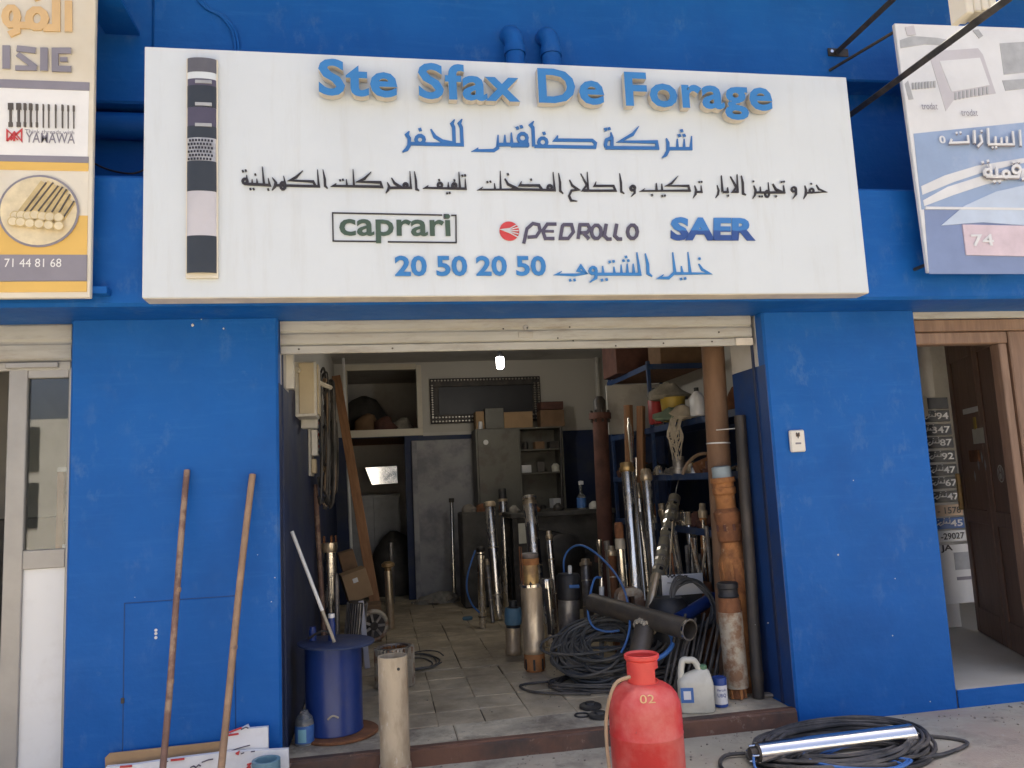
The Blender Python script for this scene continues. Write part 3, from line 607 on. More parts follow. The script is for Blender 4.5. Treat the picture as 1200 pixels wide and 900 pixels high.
MB().box((wd-.05, .036, 1.05), (wd-.02, .075, 1.37), bev=.008).build('handle', 'brass', dr)
def dq(name, m, x0, y0, x1, y1, off=.0):
    a = ondoor(x0, y0); b = ondoor(x1, y1); return MB().box((min(a.x, b.x), .021+off, min(a.z, b.z)), (max(a.x, b.x), .0365+off, max(a.z, b.z))).build(name, m, dr)
dq('sticker', 'sticker', 1139, 503, 1154, 519); dq('sticker', 'yellow_plastic', 1140, 489, 1144, 503, .001); dq('sticker', 'print_white', 1128, 480, 1146, 482); dq('sticker', 'rust', 1135, 528, 1147, 541)
def ring(c, r, w, n=24):
    b = MB(); b.add([((c.x+math.cos(a)*q), .038, c.z+math.sin(a)*q) for q in (r, r-w) for a in [2*math.pi*i/n for i in range(n)]], [(i, (i+1) % n, n+(i+1) % n, n+i) for i in range(n)]); return b
E0 = ondoor(1173, 555); em = ring(E0, .068, .010)
for pts in (((-.045, .042), (-.018, -.045), (0, .004), (.018, -.045), (.045, .042)), ((-.02, .058), (0, .012), (.02, .058))):
    for a, b in zip(pts, pts[1:]):
        d = Vector((b[0]-a[0], 0, b[1]-a[1])).normalized(); nn = Vector((-d.z, 0, d.x))*.006
        A = E0+Vector((a[0], 0, a[1])); B = E0+Vector((b[0], 0, b[1])); em.add([(q.x, .039, q.z) for q in (A+nn, A-nn, B-nn, B+nn)], [(0, 1, 2, 3)])
em.build('emblem', 'sticker', dr)
em = MB()
for px, py in ((1151, 536), (1147, 545), (1155, 545), (1143, 558)):
    c = ondoor(px, py); em.add([(c.x, .038, c.z+.05), (c.x-.022, .038, c.z), (c.x, .038, c.z-.05), (c.x+.022, .038, c.z)], [(0, 1, 2, 3)])
em.build('emblem', 'faded_grey', dr)
# board of number plates
bd = tag(MB().box((3.9, 1.72, .118), (5.13, 1.76, 2.9), bev=.004).build('display_board', 'white_wall'), 'pale board behind the stacked number plates in the right shop', 'board')
tag(MB().box((4.2, 1.66, 2.02), (5.0, 1.719, 2.20), bev=.01).build('light_box', 'print_cream'), 'pale blank box above the column of number plates', 'box')
rows = [(472, 'black', '', ''), (487, 'black', '94', ''), (503, 'black', '347', ''), (518, 'black', '87', ''), (534, 'black', '92', '0'), (550, 'black', '47', '6'), (565, 'black', '67', ''), (581, 'black', '47', ''), (597, 'orange', '- 1578', None), (612, 'blue', '45', '3'), (627, 'white', '-29027', None)]
words = ['topmost unlettered black number plate under the pale box', 'uppermost lettered black plate, ending in 94', 'black plate ending in 347, third of the column', 'black plate ending in 87, fourth of the column', 'black plate ending in 92, fifth of the column', 'black plate ending in 47, sixth of the column', 'black plate ending in 67, second black one from the bottom', 'lowest black plate, ending in 47, above the tan plate', 'tan number plate ending in 1578', 'blue number plate ending in 45', 'white number plate reading 29027']
for i, ((py, c, num, pre), lb) in enumerate(zip(rows, words)):
    xr = 1112+(py-472)*.135; A = at(xr, py+6.5, 1.70); B = at(xr, py-6.5, 1.70)
    t = thing('number_plate', lb, 'number plate', (0, 0, 0), group='number plates on the board')
    ink = {'black': 'print_white', 'blue': 'print_white', 'orange': 'black_ink', 'white': 'black_ink'}[c]
    MB().box((A.x-.52, 1.700, A.z), (A.x, 1.718, B.z), bev=.003).build('plate', {'black': 'black_plate', 'blue': 'blue_plate', 'orange': 'orange_plate', 'white': 'panel_white'}[c], t)
    h = B.z-A.z
    if num:
        wn_ = .062*len(num) if len(num) < 4 else .04*len(num)
        text_box(num, A.x-.02-wn_, A.z+.02, A.x-.02, B.z-.02, 1.697, ink, t, bold=.02)
        if pre is not None:
            ik = Ink(1.697, xr-24, py, 1., 1.6)
            x = -8 if len(num) == 3 else -4
            ik.stroke([(x+10, -3), (x+10, 1), (x+3, 1)]).stroke([(x+6, -1), (x+6, 1)]).stroke([(x+3, -2), (x+2, 2), (x-1, 4), (x-3, 2)]).stroke([(x+0, 0), (x-3, 2), (x-6, 4), (x-8, 1)]).dots((x+9, -5), (x+3, -4), (x-4, -2))
            ik.build('lettering', ink, t)
            if pre: text_box(pre, A.x-.34, A.z+.02, A.x-.29, B.z-.02, 1.697, ink, t, bold=.02)
P0 = at(1093, 640, 1.705); P1 = at(1148, 705, 1.705)
po = thing('poster', 'pale printed poster below the number plates', 'poster', (0, 0, 0))
MB().box((P0.x-.2, 1.706, P1.z), (P1.x, 1.719, P0.z)).build('sheet', 'panel_white', po)
text_px('JA', (1103, 648), (1116, 638), 1.702, 'black_ink', po, bold=.03)
a = at(1120, 668, 1.703); b = at(1140, 646, 1.703); MB().box((a.x, 1.702, a.z), (b.x, 1.7055, b.z)).build('picture', 'faded_grey', po)
a = at(1122, 680, 1.703); b = at(1138, 675, 1.703); MB().box((a.x, 1.702, a.z), (b.x, 1.7055, b.z)).build('picture', 'print_grey', po)
# socket plate on the right pillar
sk = thing('bell_plate', 'small white socket plate screwed to the right blue pillar', 'socket', (0, 0, 0))
a = at(927, 530, -.02); b = at(942, 503.5, -.02)
MB().box((a.x, -.028, a.z), (b.x, -.001, b.z), bev=.008).build('plate', 'socket', sk)
c = (a+b)/2
MB().box((c.x-.012, -.0295, c.z+.028), (c.x+.016, -.0275, c.z+.05)).build('slot', 'cardboard_dark', sk)
text_box('v', c.x-.012, c.z+.015, c.x+.014, c.z+.055, -.031, 'black_ink', sk, name='mark', bold=.03)
MB().box((c.x-.02, -.031, c.z-.022), (c.x+.02, -.0275, c.z-.01), bev=.002).build('socket_hole', 'print_grey', sk)

random.seed(17); gb = MB()
for i in range(420):
    x = random.uniform(-.8, 4.6); y = -abs(random.gauss(0, .35))-.01; s_ = random.choice((.002, .003, .004, .005, .008)); n = random.choice((5, 6))
    gb.lathe([(0, s_*.8), (s_*.5, s_), (s_, s_*.3)], n, loc((x, y, 0)) @ rotz(random.uniform(0, 6)))
for i in range(160):
    x = random.uniform(-.5, 2.5); y = random.uniform(.05, 2.5); s_ = random.choice((.003, .004, .006)); gb.lathe([(0, s_*.8), (s_*.5, s_), (s_, s_*.3)], 5, loc((x, y, FLOOR+.001)))
o = gb.build('grit', 'debris'); o['kind'] = 'stuff'; o['label'] = 'grit and crumbs scattered on the pavement and step'; o['category'] = 'grit'

# ================================================================== main sign
YS = -.52
sg = thing('shop_sign', 'large white sign board with raised blue Latin letters and Arabic lettering', 'sign', (0, 0, 0))
x0, x1, z0, z1 = at(168, 200, YS).x, at(1005, 215, YS).x, at(600, 346, YS).z, at(580, 72.5, YS).z
MB().box((x0, YS, z0), (x1, YS+.13, z1), bev=.003).build('panel', 'sign_white', sg)
MB().box((x0+.003, YS+.006, z0-.003), (x1-.003, YS+.128, z0+.01)).build('bottom_edge', 'sign_edge', sg)
for x in (-.9, .9, 2.7): MB().box((x, YS+.129, 2.95), (x+.05, -.351, 3.0)).build('bracket', 'dark_metal', sg); MB().box((x, YS+.129, 3.9), (x+.05, .21, 3.95)).build('bracket', 'dark_metal', sg)
text_box('Ste Sfax De Forage', at(374, 117, YS-.03).x, at(858, 143.5, YS-.03).z, at(902, 120, YS-.03).x, at(402, 73, YS-.03).z, YS-.014, 'letter_blue', sg, name='letter', bold=.027, space=1.07, depth=.05, split=True, side='letter_side')
YT = YS-.0015
# Arabic name line
k = Ink(YT, 600, 130, 5, 19)
k.stroke([(1052, 148), (1048, 222), (905, 222)], ends=(.3, 1)).stroke([(1008, 165), (1008, 222)], ends=(.3, 1)).stroke([(968, 165), (968, 222)], ends=(.3, 1)).dots((992, 118), (978, 146), (1006, 146), d=17)
k.stroke([(903, 162), (912, 190), (912, 235), (900, 260), (876, 278)], ends=(.3, .3))
k.stroke([(742, 92), (705, 140), (628, 182), (845, 184), (851, 220), (545, 218)], ends=(.2, 1))
k.stroke([(578, 128), (584, 160), (584, 218)], ends=(.3, 1)).stroke([(580, 160), (552, 172), (546, 200), (550, 215)]).dots((546, 112), (568, 105), d=17)
k.stroke([(268, 145), (252, 172), (470, 174), (488, 190), (484, 214), (130, 208)], ends=(.3, 1)).loop((180, 184), 24).dots((187, 133), d=17)
k.stroke([(127, 62), (108, 84), (122, 100), (127, 212)], ends=(.3, 1))
k.loop((62, 160), 26).stroke([(86, 160), (86, 205), (-8, 205)]).dots((30, 103), (53, 95), d=17)
k.crop(360, 130, 4.615, 18)
k.stroke([(1200, 184), (1030, 184)]).stroke([(1103, 120), (1106, 184)], ends=(.3, 1)).stroke([(1068, 132), (1068, 184)], ends=(.3, 1)).stroke([(1032, 130), (1030, 200), (1008, 215), (905, 215), (925, 200)], ends=(.3, .2))
k.stroke([(838, 45), (822, 68), (833, 90), (838, 184), (545, 178)], ends=(.3, 1)).stroke([(797, 48), (782, 70), (792, 90), (795, 180)], ends=(.3, 1))
k.stroke([(668, 100), (690, 140), (730, 165), (800, 178)], ends=(.4, 1)).loop((610, 157), 22).dots((610, 103), d=16).stroke([(552, 112), (538, 130), (552, 150), (550, 190), (538, 210), (515, 224)], ends=(.3, .3))
k.build('lettering', 'blue_ink', sg)
# Arabic trade line
k = Ink(YT, 780, 180, 5.4545, 13)
k.stroke([(962, 200), (978, 228), (1022, 246), (888, 252)], ends=(.4, 1)).loop((932, 238), 13).dots((928, 195)).stroke([(888, 205), (897, 235), (894, 265), (880, 292)], ends=(.3, .3))
k.loop((818, 230), 14).stroke([(832, 232), (832, 262), (812, 290)], ends=(1, .3))
k.stroke([(752, 205), (757, 250), (572, 250)], ends=(.3, 1)).dots((738, 184), (752, 182)).stroke([(682, 195), (702, 230), (742, 248)], ends=(.4, 1)).dots((702, 276)).stroke([(655, 184), (660, 250)], ends=(.3, 1)).loop((648, 258), 13, ry=20).stroke([(604, 212), (606, 250)], ends=(.3, 1)).dots((598, 275), (614, 275)).stroke([(562, 205), (574, 235), (570, 265), (555, 290)], ends=(.3, .3)).dots((558, 180))
k.stroke([(482, 142), (492, 190), (494, 258), (512, 266)], ends=(.3, .4)).stroke([(455, 135), (459, 246), (428, 246), (450, 215), (412, 148)], ends=(.3, .3)).stroke([(394, 218), (396, 248), (362, 248)], ends=(.3, 1)).stroke([(354, 142), (362, 248)], ends=(.3, 1)).dots((396, 272)).stroke([(328, 202), (338, 235), (334, 262), (318, 285)], ends=(.3, .3))
k.stroke([(226, 205), (230, 246), (188, 246)], ends=(.3, 1)).dots((212, 184), (228, 182)).stroke([(185, 205), (194, 235), (190, 262), (175, 285)], ends=(.3, .3))
k.crop(600, 130, 5, 12.5)
k.stroke([(972, 382), (935, 425), (905, 440), (1032, 440), (1040, 468), (757, 470), (778, 456)], ends=(.2, .2)).stroke([(876, 428), (879, 470)], ends=(.3, 1)).dots((877, 500), (893, 498)).stroke([(844, 425), (846, 470)], ends=(.3, 1)).dots((818, 495))
k.loop((706, 454), 13).stroke([(718, 455), (718, 482), (696, 504)], ends=(1, .3))
k.stroke([(630, 366), (638, 420), (640, 474), (658, 486)], ends=(.3, .4)).stroke([(492, 415), (482, 440), (594, 440), (606, 468), (418, 468)], ends=(.3, 1)).stroke([(440, 358), (446, 466), (415, 466), (438, 435), (402, 368)], ends=(.3, .3)).stroke([(336, 405), (352, 438), (388, 462), (348, 468), (334, 498), (346, 526), (382, 530)], ends=(.4, .3))
k.stroke([(272, 366), (281, 420), (282, 470), (300, 486)], ends=(.3, .4)).stroke([(240, 360), (250, 466), (-6, 460)], ends=(.3, 1)).loop((220, 450), 13).stroke([(54, 415), (44, 438), (158, 438), (176, 464)], ends=(.3, 1)).dots((110, 405))
k.crop(360, 130, 4.615, 12)
k.stroke([(1068, 368), (1085, 398), (1140, 424)], ends=(.4, 1)).dots((1084, 345)).stroke([(1044, 325), (1046, 424)], ends=(.3, 1)).stroke([(1200, 426), (930, 426), (950, 412)], ends=(1, .2)).stroke([(1012, 392), (1015, 424)], ends=(.3, 1)).dots((974, 386), (990, 384))
k.stroke([(854, 368), (857, 422), (638, 417), (655, 404)], ends=(.3, .2)).dots((838, 352), (853, 350)).stroke([(820, 332), (826, 420)], ends=(.3, 1)).loop((795, 405), 11).dots((795, 378)).stroke([(762, 388), (763, 420)], ends=(.3, 1)).dots((756, 446), (770, 444)).loop((718, 402), 12).dots((713, 375))
k.stroke([(580, 328), (588, 380), (590, 424), (606, 432)], ends=(.3, .4)).stroke([(555, 328), (561, 417), (438, 417)], ends=(.3, 1)).loop((532, 404), 11).stroke([(456, 364), (472, 392), (510, 415)], ends=(.4, 1)).stroke([(433, 388), (443, 410), (438, 428), (425, 446)], ends=(.3, .3))
k.stroke([(346, 332), (310, 368), (276, 384), (396, 388), (404, 412), (140, 407), (158, 394)], ends=(.2, .2)).stroke([(248, 318), (253, 408)], ends=(.3, 1)).stroke([(212, 372), (215, 408)], ends=(.3, 1)).dots((178, 376), (193, 373))
k.crop(260, 180, 3.158, 8.2)
k.stroke([(374, 60), (381, 95), (382, 120), (392, 130)], ends=(.3, .4)).stroke([(354, 60), (359, 122), (202, 118)], ends=(.3, 1)).stroke([(300, 64), (275, 88), (252, 100), (338, 104), (346, 120)], ends=(.2, 1)).stroke([(229, 84), (236, 118)], ends=(.3, 1)).loop((226, 120), 9, ry=13)
k.stroke([(187, 90), (200, 108), (197, 122), (186, 137)], ends=(.3, .3)).stroke([(172, 92), (178, 118), (158, 117)], ends=(.3, 1)).dots((172, 134)).stroke([(150, 50), (157, 117), (84, 113)], ends=(.3, 1)).stroke([(130, 95), (132, 116)], ends=(.3, 1)).stroke([(112, 95), (113, 115)], ends=(.3, 1)).dots((124, 78), (106, 132), (118, 132)).loop((86, 103), 9).stroke([(92, 80), (95, 112)], ends=(.3, 1)).dots((78, 66), (89, 64))
k.build('lettering', 'black_ink', sg)
# owner's name and number
k = Ink(YT, 440, 280, 3, 10)
k.stroke([(1136, 88), (1148, 108), (1174, 122), (1050, 122)], ends=(.4, 1)).dots((1138, 70)).stroke([(1098, 46), (1106, 122)], ends=(.3, 1)).stroke([(1075, 96), (1078, 122)], ends=(.3, 1)).dots((1073, 142), (1087, 140)).stroke([(1044, 48), (1052, 118), (1030, 138), (996, 138), (1012, 126)], ends=(.3, .2))
k.stroke([(948, 52), (956, 90), (957, 122), (972, 133)], ends=(.3, .4)).stroke([(918, 48), (929, 125), (772, 125)], ends=(.3, 1)).stroke([(905, 88), (908, 125)], ends=(.3, 1)).stroke([(884, 88), (885, 125)], ends=(.3, 1)).stroke([(863, 90), (865, 125)], ends=(.3, 1)).dots((880, 64), (871, 77), (888, 77)).stroke([(838, 98), (840, 125)], ends=(.3, 1)).dots((822, 82), (836, 80)).stroke([(798, 96), (800, 125)], ends=(.3, 1)).dots((795, 146), (811, 144)).loop((764, 112), 11).stroke([(775, 114), (774, 138), (752, 154)], ends=(1, .3)).stroke([(742, 122), (722, 96), (712, 112), (738, 122), (700, 127), (636, 125), (655, 114)], ends=(.6, .2)).dots((684, 146), (699, 145))
k.build('lettering', 'letter_blue', sg)
text_px('20 50 20 50', (463, 324), (639, 300), YT-.004, 'letter_blue', sg, bold=.03, depth=.004)
# maker logos
text_px('caprari', (398, 285), (527.5, 251), YT-.003, 'green_ink', sg, bold=.018, depth=.003)
k = Ink(YT, 260, 180, 3.158, 4.5)
k.stroke([(580, 326), (412, 324), (410, 220), (815, 228)]).stroke([(848, 229), (866, 229), (867, 330), (614, 327)]).stroke([(822, 226), (838, 226), (838, 240), (822, 240)], 2.5, closed=True); k.build('logo_frame', 'black_ink', sg)
k = Ink(YT, 560, 180, 2.609, 3.2)
k.mb.lathe([(0, .057), (.003, .057)], 30, loc(at(596.8, 271, YT-.001)) @ Matrix.Rotation(math.pi/2, 4, 'X')); k.mb.build('logo_disc', 'red_ink', sg)
k = Ink(YT-.006, 560, 180, 2.609, 2.2)
for e in ((122, 216), (124, 226), (124, 236), (124, 246), (122, 256)): k.stroke([(68, 232), (98, 236+(e[1]-236)*.35), (e[0], e[1])], ends=(.2, 1))
k.build('logo_rays', 'sign_white', sg)
k = Ink(YT, 560, 180, 2.609, 9.5)
k.stroke([(140, 276), (150, 230), (168, 214), (186, 218), (190, 236), (178, 254), (152, 256)])
k.stroke([(240, 216), (212, 216), (198, 236), (206, 260), (234, 260)]).stroke([(202, 238), (232, 238)], 7)
k.stroke([(258, 222), (252, 260), (276, 260), (292, 240), (286, 218), (262, 218)], closed=True)
k.stroke([(306, 262), (312, 218), (336, 218), (342, 230), (334, 242), (312, 243)]).stroke([(322, 243), (340, 262)])
k.loop((362, 240), 15, ry=21).stroke([(392, 216), (386, 252), (396, 262), (408, 262)]).stroke([(424, 216), (418, 252), (428, 262), (440, 262)]).loop((472, 240), 15, ry=21)
k.build('logo_word', 'violet_ink', sg)
two_tone('saer_ink', at(834, 270, YS).z, 'navy_ink', (.05, .21, .55))
text_px('SAER', (786, 282), (883, 255.5), YT-.003, 'saer_ink', sg, bold=.05, depth=.003, shear=.08)
# printed pump on its own raised plate
a = at(217.5, 326, YS-.02); b = at(255, 70, YS-.02)
pl = MB().box((a.x, YS-.022, a.z), (b.x, YS-.002, b.z), bev=.002).build('pump_plate', 'print_cream', sg)
xc = (a.x+b.x)/2; rr = (b.x-a.x)/2*.93
def band(f0, f1, m, r=1., n=18):
    H = b.z-a.z; B = MB(); z0_, z1_ = a.z+H*f0, a.z+H*f1
    B.lathe([(z0_, rr*r), (z1_, rr*r)], n, loc((xc, YS-.022, 0)) @ Matrix.Scale(.32, 4, (0, 1, 0)), cap=False, arc=(math.pi, 2*math.pi)); return B.build('printed_band', m, pl, True)
def yf(py): return (326-py)/256.
seq = [(320, 303, 'sign_white'), (321, 279, 'print_black'), (279, 228, 'faded_lilac'), (228, 193, 'print_black'), (193, 166, 'frame_silver'), (166, 152, 'print_black'), (152, 130, 'violet_ink'), (130, 104, 'print_black'), (104, 96, 'violet_ink'), (96, 88, 'sign_white'), (88, 71, 'print_slate')]
mat('print_black', (.03, .034, .038), .3, var=.2, vs=3, bump=0); mat('print_slate', (.11, .105, .115), .3, var=.2, vs=8, bump=0)
for y0, y1, m in seq[1:]: band(yf(y0), yf(y1), m, 1. if m in ('print_black', 'print_slate') else .985)
gr = MB()
for j in range(6):
    for i in range(8):
        x = xc+rr*(-.85+1.7*(i+.5*(j % 2)*.9)/8); yy = YS-.024-.32*math.sqrt(max(0, rr*rr-(x-xc)**2)); z = at(237, 190-j*4.3, YS).z
        gr.box((x-.005, yy-.001, z-.006), (x+.005, yy+.002, z+.006))
gr.build('strainer_holes', 'black_ink', pl)
for py in (100, 126, 150):
    z = at(237, py, YS).z; MB().box((xc-.03, YS-.022-.33*rr-.002, z-.012), (xc+.055, YS-.022-.32*rr+.006, z+.006)).build('printed_window', 'faded_grey', pl)

# ================================================================== neighbours' signs
YL = -.46
ls = thing('side_sign', 'cream and orange tool shop sign at the upper left', 'sign', (0, 0, 0))
xr = at(109, 170, YL).x; zb = at(50, 349, YL).z
MB().box((-3.4, YL, zb), (xr, YL+.035, 4.9), bev=.004).build('panel', 'print_cream', ls)
def lpx(name, m, px0, py0, px1, py1, k=1):
    A = at(px0, py1, YL); B = at(px1, py0, YL); return MB().box((A.x, YL-.0025*k, A.z), (min(B.x, xr-.002), YL+.001, B.z)).build(name, m, ls)
lpx('print_field', 'print_white', -60, 104, 104.5, 186); lpx('print_line', 'print_grey', -60, 97, 105, 101, 2); lpx('print_line', 'print_grey', -60, 184, 104, 188, 2)
lpx('print_band', 'print_orange', -60, 191.5, 104, 198, 2); lpx('print_field', 'print_cream', -60, 198, 104, 255, 1); lpx('print_band', 'print_orange', -60, 253, 103, 299, 2); lpx('print_band', 'print_grey', -60, 299, 102.5, 330, 3); lpx('print_band', 'print_orange', -60, 330, 102, 343, 2)
text_px('71 44 81 68', (5, 313), (72, 303), YL-.009, 'print_white', ls)
text_px('YAMAWA', (30, 167), (88, 156.5), YL-.006, 'print_grey', ls, bold=.006); text_px('Think threads with', (29, 156), (87, 153), YL-.006, 'print_grey', ls)
k = Ink(YL-.004, 0, 0, 5, 7)
k.stroke([(42, 828), (42, 762), (82, 800), (128, 760), (128, 828), (86, 775), (42, 828)], ends=(1, 1)).stroke([(62, 822), (84, 800), (108, 822)]).stroke([(84, 775), (84, 828)]); k.build('logo', 'red_ink', ls)
c = at(46.5, 248, YL); Rr = size(42.5, c)
MB().lathe([(0, Rr*1.03), (.003, Rr*1.03)], 40, loc((c.x, YL-.008, c.z)) @ Matrix.Rotation(math.pi/2, 4, 'X')).build('print_ring', 'print_grey', ls)
MB().lathe([(0, Rr*.97), (.003, Rr*.97)], 40, loc((c.x, YL-.010, c.z)) @ Matrix.Rotation(math.pi/2, 4, 'X')).build('print_disc', 'print_palebrass', ls)
k = Ink(YL-.0135, 0, 0, 2.5, 15)
rods = [((50, 640), (130, 535)), ((70, 636), (150, 535)), ((90, 640), (165, 545)), ((112, 640), (178, 548)), ((135, 640), (190, 555)), ((155, 645), (200, 570)), ((180, 640), (212, 590))]
for r_ in rods: k.stroke(list(r_), 17)
k.build('print_rods', 'print_brass', ls)
k = Ink(YL-.019, 0, 0, 2.5, 3)
for r_ in rods: k.stroke([(r_[0][0]+6, r_[0][1]), (r_[1][0]+6, r_[1][1])], 3)
k.build('print_rods', 'print_dark', ls)
k = MB(); kd = MB()
for i, (px, py) in enumerate([(50, 636), (68, 634), (88, 636), (108, 634), (130, 638), (152, 640), (178, 642), (45, 654), (68, 656), (95, 660), (122, 662), (150, 666), (180, 668)]):
    P = at(px/2.5, py/2.5, YL); k.lathe([(0, .021), (.002, .021)], 14, loc((P.x, YL-.0215-.0012*i, P.z)) @ Matrix.Rotation(math.pi/2, 4, 'X')); kd.lathe([(0, .026), (.002, .026)], 14, loc((P.x, YL-.0209-.0012*i, P.z)) @ Matrix.Rotation(math.pi/2, 4, 'X'))
k.build('print_rods', 'print_palebrass', ls); kd.build('print_rods', 'print_brass', ls)
k = Ink(YL-.004, 0, 0, 5, 10)
for i, (x, w_) in enumerate(((63, 24), (111, 22), (148, 12), (182, 14), (217, 12), (255, 6), (287, 7), (328, 6), (368, 8), (400, 8), (433, 9))):
    k.stroke([(x, 605+i*1.5), (x, 645+i)], w_).stroke([(x, 640), (x, 745+i)], max(4, w_*.45))
    if i < 5: k.stroke([(x, 718), (x, 745)], w_*.8)
k.build('print_drills', 'print_dark', ls)
k = Ink(YL-.004, 0, 0, 5, 30)     # grey Latin capitals cut off by the frame
k.stroke([(38, 268), (38, 405)], 36).stroke([(212, 298), (100, 285)], 32).stroke([(105, 318), (212, 398)], 28).stroke([(92, 400), (218, 402)], 26).stroke([(260, 282), (260, 418)], 36)
k.stroke([(420, 300), (325, 300), (325, 405), (420, 408)], 32).stroke([(398, 352), (355, 352)], 24); k.build('lettering', 'print_grey', ls)
k = Ink(YL-.004, 0, 0, 5, 30)
k.stroke([(402, 5), (402, 188)], 36).stroke([(330, -5), (330, 165), (255, 165)], 40).loop((218, 110), 48, 38, ry=52).stroke([(180, 150), (95, 150)], 38).loop((68, 98), 36, 34, ry=52).stroke([(100, 150), (100, 185), (55, 205)], 34).dots((215, -10), d=30); k.build('lettering', 'print_tan', ls)
MB().box((xr-.1, YL+.036, 4.42), (xr+.10, -.0, 4.445), bev=.003).build('bracket', 'blue_wall', ls); MB().box((xr-.2, YL+.036, 2.70), (xr+.07, -.352, 2.74), bev=.003).build('bracket', 'blue_wall', ls)
MB().tube([at(112, -10, -.2), at(127, 22, -.05)], .022, 6, 1).build('bracket', 'old_wood', ls)

YR = -.50
rs = thing('side_sign', 'faded pale blue rubber stamp shop sign at the upper right', 'sign', (0, 0, 0))
A = at(1088, 319, YR); B = at(1048, 27, YR)
rs.matrix_world = loc((A.x, YR, A.z)) @ Matrix.Rotation(rad(-1.2), 4, 'Y'); MR = (loc((A.x, YR, A.z)) @ Matrix.Rotation(rad(-1.2), 4, 'Y')).inverted()
Hs = (B-A).length
MB().box((0, 0, 0), (2.3, .03, Hs), bev=.004).build('panel', 'faded_white', rs)
def rpoly(name, m, pts, k=1):
    B_ = MB(); q = [MR @ at(x, y, YR-.0) for x, y in pts]; B_.prism([(max(.003, p.x), p.z) for p in q], -.0022*k, .001); return B_.build(name, m, rs)
def rc(pts): return [(940+x*260/688, y*340/900) for x, y in pts]
rpoly('print_field', 'faded_blue', rc([(345, 415), (690, 380), (690, 650), (370, 650)]), 1)
rpoly('print_field', 'faded_violet', rc([(378, 650), (690, 650), (690, 850), (392, 850)]), 1)
rpoly('print_curve', 'faded_white', rc([(368, 578), (440, 545), (540, 515), (690, 490), (690, 505), (560, 535), (470, 565), (372, 605)]), 2)
rpoly('print_curve', 'faded_white', rc([(374, 622), (450, 580), (560, 545), (690, 522), (690, 548), (570, 572), (470, 605), (378, 640)]), 2)
rpoly('print_curve', 'pale_sky_print', rc([(430, 700), (500, 640), (600, 595), (690, 575), (690, 700), (560, 690)]), 3)
rpoly('print_line', 'faded_white', rc([(380, 642), (690, 646), (690, 653), (380, 650)]), 4)
rpoly('print_box', 'faded_pink', rc([(494, 698), (690, 702), (690, 796), (506, 792)]), 5)
rpoly('print_stamp', 'faded_grey', rc([(303, 125), (340, 112), (420, 118), (470, 128), (462, 142), (380, 138), (305, 150)]), 1)
rpoly('print_stamp', 'faded_grey', rc([(318, 260), (328, 250), (345, 308), (330, 310)]), 1)
rpoly('print_stamp', 'faded_lilac', rc([(398, 185), (430, 158), (545, 150), (560, 170), (600, 290), (470, 310), (445, 345)]), 1)
rpoly('print_stamp', 'faded_white', rc([(425, 190), (550, 180), (580, 265), (462, 285)]), 2)
for base, n, dx, dy, hh in (((340, 258), 8, 9.5, -.8, 20), ((472, 288), 9, 12.2, -2.2, 22)):
    for i in range(n): x, y = base[0]+dx*i, base[1]+dy*i; rpoly('print_tick', 'faded_grey', rc([(x, y), (x+5.5, y-.4), (x+6, y+hh), (x+.5, y+hh+.4)]), 3)
rpoly('print_stamp', 'faded_grey', rc([(528, 95), (545, 92), (560, 112), (548, 120)]), 2); rpoly('print_stamp', 'faded_grey', rc([(612, 135), (690, 130), (690, 225), (625, 232)]), 1); rpoly('print_stamp', 'faded_grey', rc([(620, 250), (690, 245), (690, 275), (630, 282)]), 1); rpoly('print_stamp', 'faded_lilac', rc([(318, 85), (345, 80), (352, 108), (325, 112)]), 2)
def rtext(s, a, b, m, kk=6, **kw):
    a_ = MR @ at(*rc([a])[0], YR); b_ = MR @ at(*rc([b])[0], YR); text_box(s, a_.x, a_.z, b_.x, b_.z, -.0022*kk, m, rs, **kw)
rtext('trodat', (367, 342), (414, 322), 'print_grey'); rtext('trodat', (490, 362), (538, 342), 'print_grey'); rtext('74', (523, 766), (586, 728), 'faded_white', 7, bold=.02); rtext('0', (422, 448), (438, 424), 'faded_white', 7, bold=.03)
class RInk(Ink):
    def p(s, q): P = MR @ at(s.o[0]+q[0]/s.sc, s.o[1]+q[1]/s.sc, YR); return Vector((P.x, P.z))
for off, m, y in (((3, 3), 'print_grey', -.016), ((0, 0), 'faded_white', -.024)):
    k = RInk(y, 1040+off[0]*.4, 20+off[1]*.4, 5.625, 15)
    k.stroke([(852, 755), (858, 860)]).stroke([(805, 765), (812, 850), (640, 850)]).stroke([(765, 800), (766, 850)]).stroke([(730, 805), (730, 850)]).stroke([(690, 800), (690, 850)]).dots((670, 872), (692, 870)).stroke([(640, 745), (645, 850)]).stroke([(590, 790), (600, 835), (570, 868)]).dots((595, 765)).stroke([(550, 760), (552, 845)]).stroke([(510, 790), (515, 835), (395, 840), (405, 815)]).dots((435, 775), (460, 772))
    k.build('lettering', m, rs)
    k = RInk(y, 940+off[0]*.4, off[1]*.4, 2.646, 9)
    k.stroke([(690, 555), (670, 560)]).loop((655, 530), 12).stroke([(667, 530), (660, 553), (560, 552)]).dots((645, 508), (660, 506)).loop((622, 545), 10).stroke([(592, 525), (593, 552)]).dots((585, 568), (600, 568)).loop((565, 540), 10).stroke([(572, 515), (575, 552)]).dots((550, 508), (566, 504)); k.build('lettering', m, rs)
MB().tube([Vector((A.x-.20, .0, B.z-.06)), Vector((A.x+.02, YR+.02, B.z-.02))], .011, 6, 1).build('bracket', 'dark_metal', rs).matrix_parent_inverse = MR
MB().tube([Vector((A.x+.02, YR+.02, A.z+.06)), Vector((A.x+.02, -.348, A.z+.06))], .011, 6, 1).build('bracket', 'dark_metal', rs).matrix_parent_inverse = MR

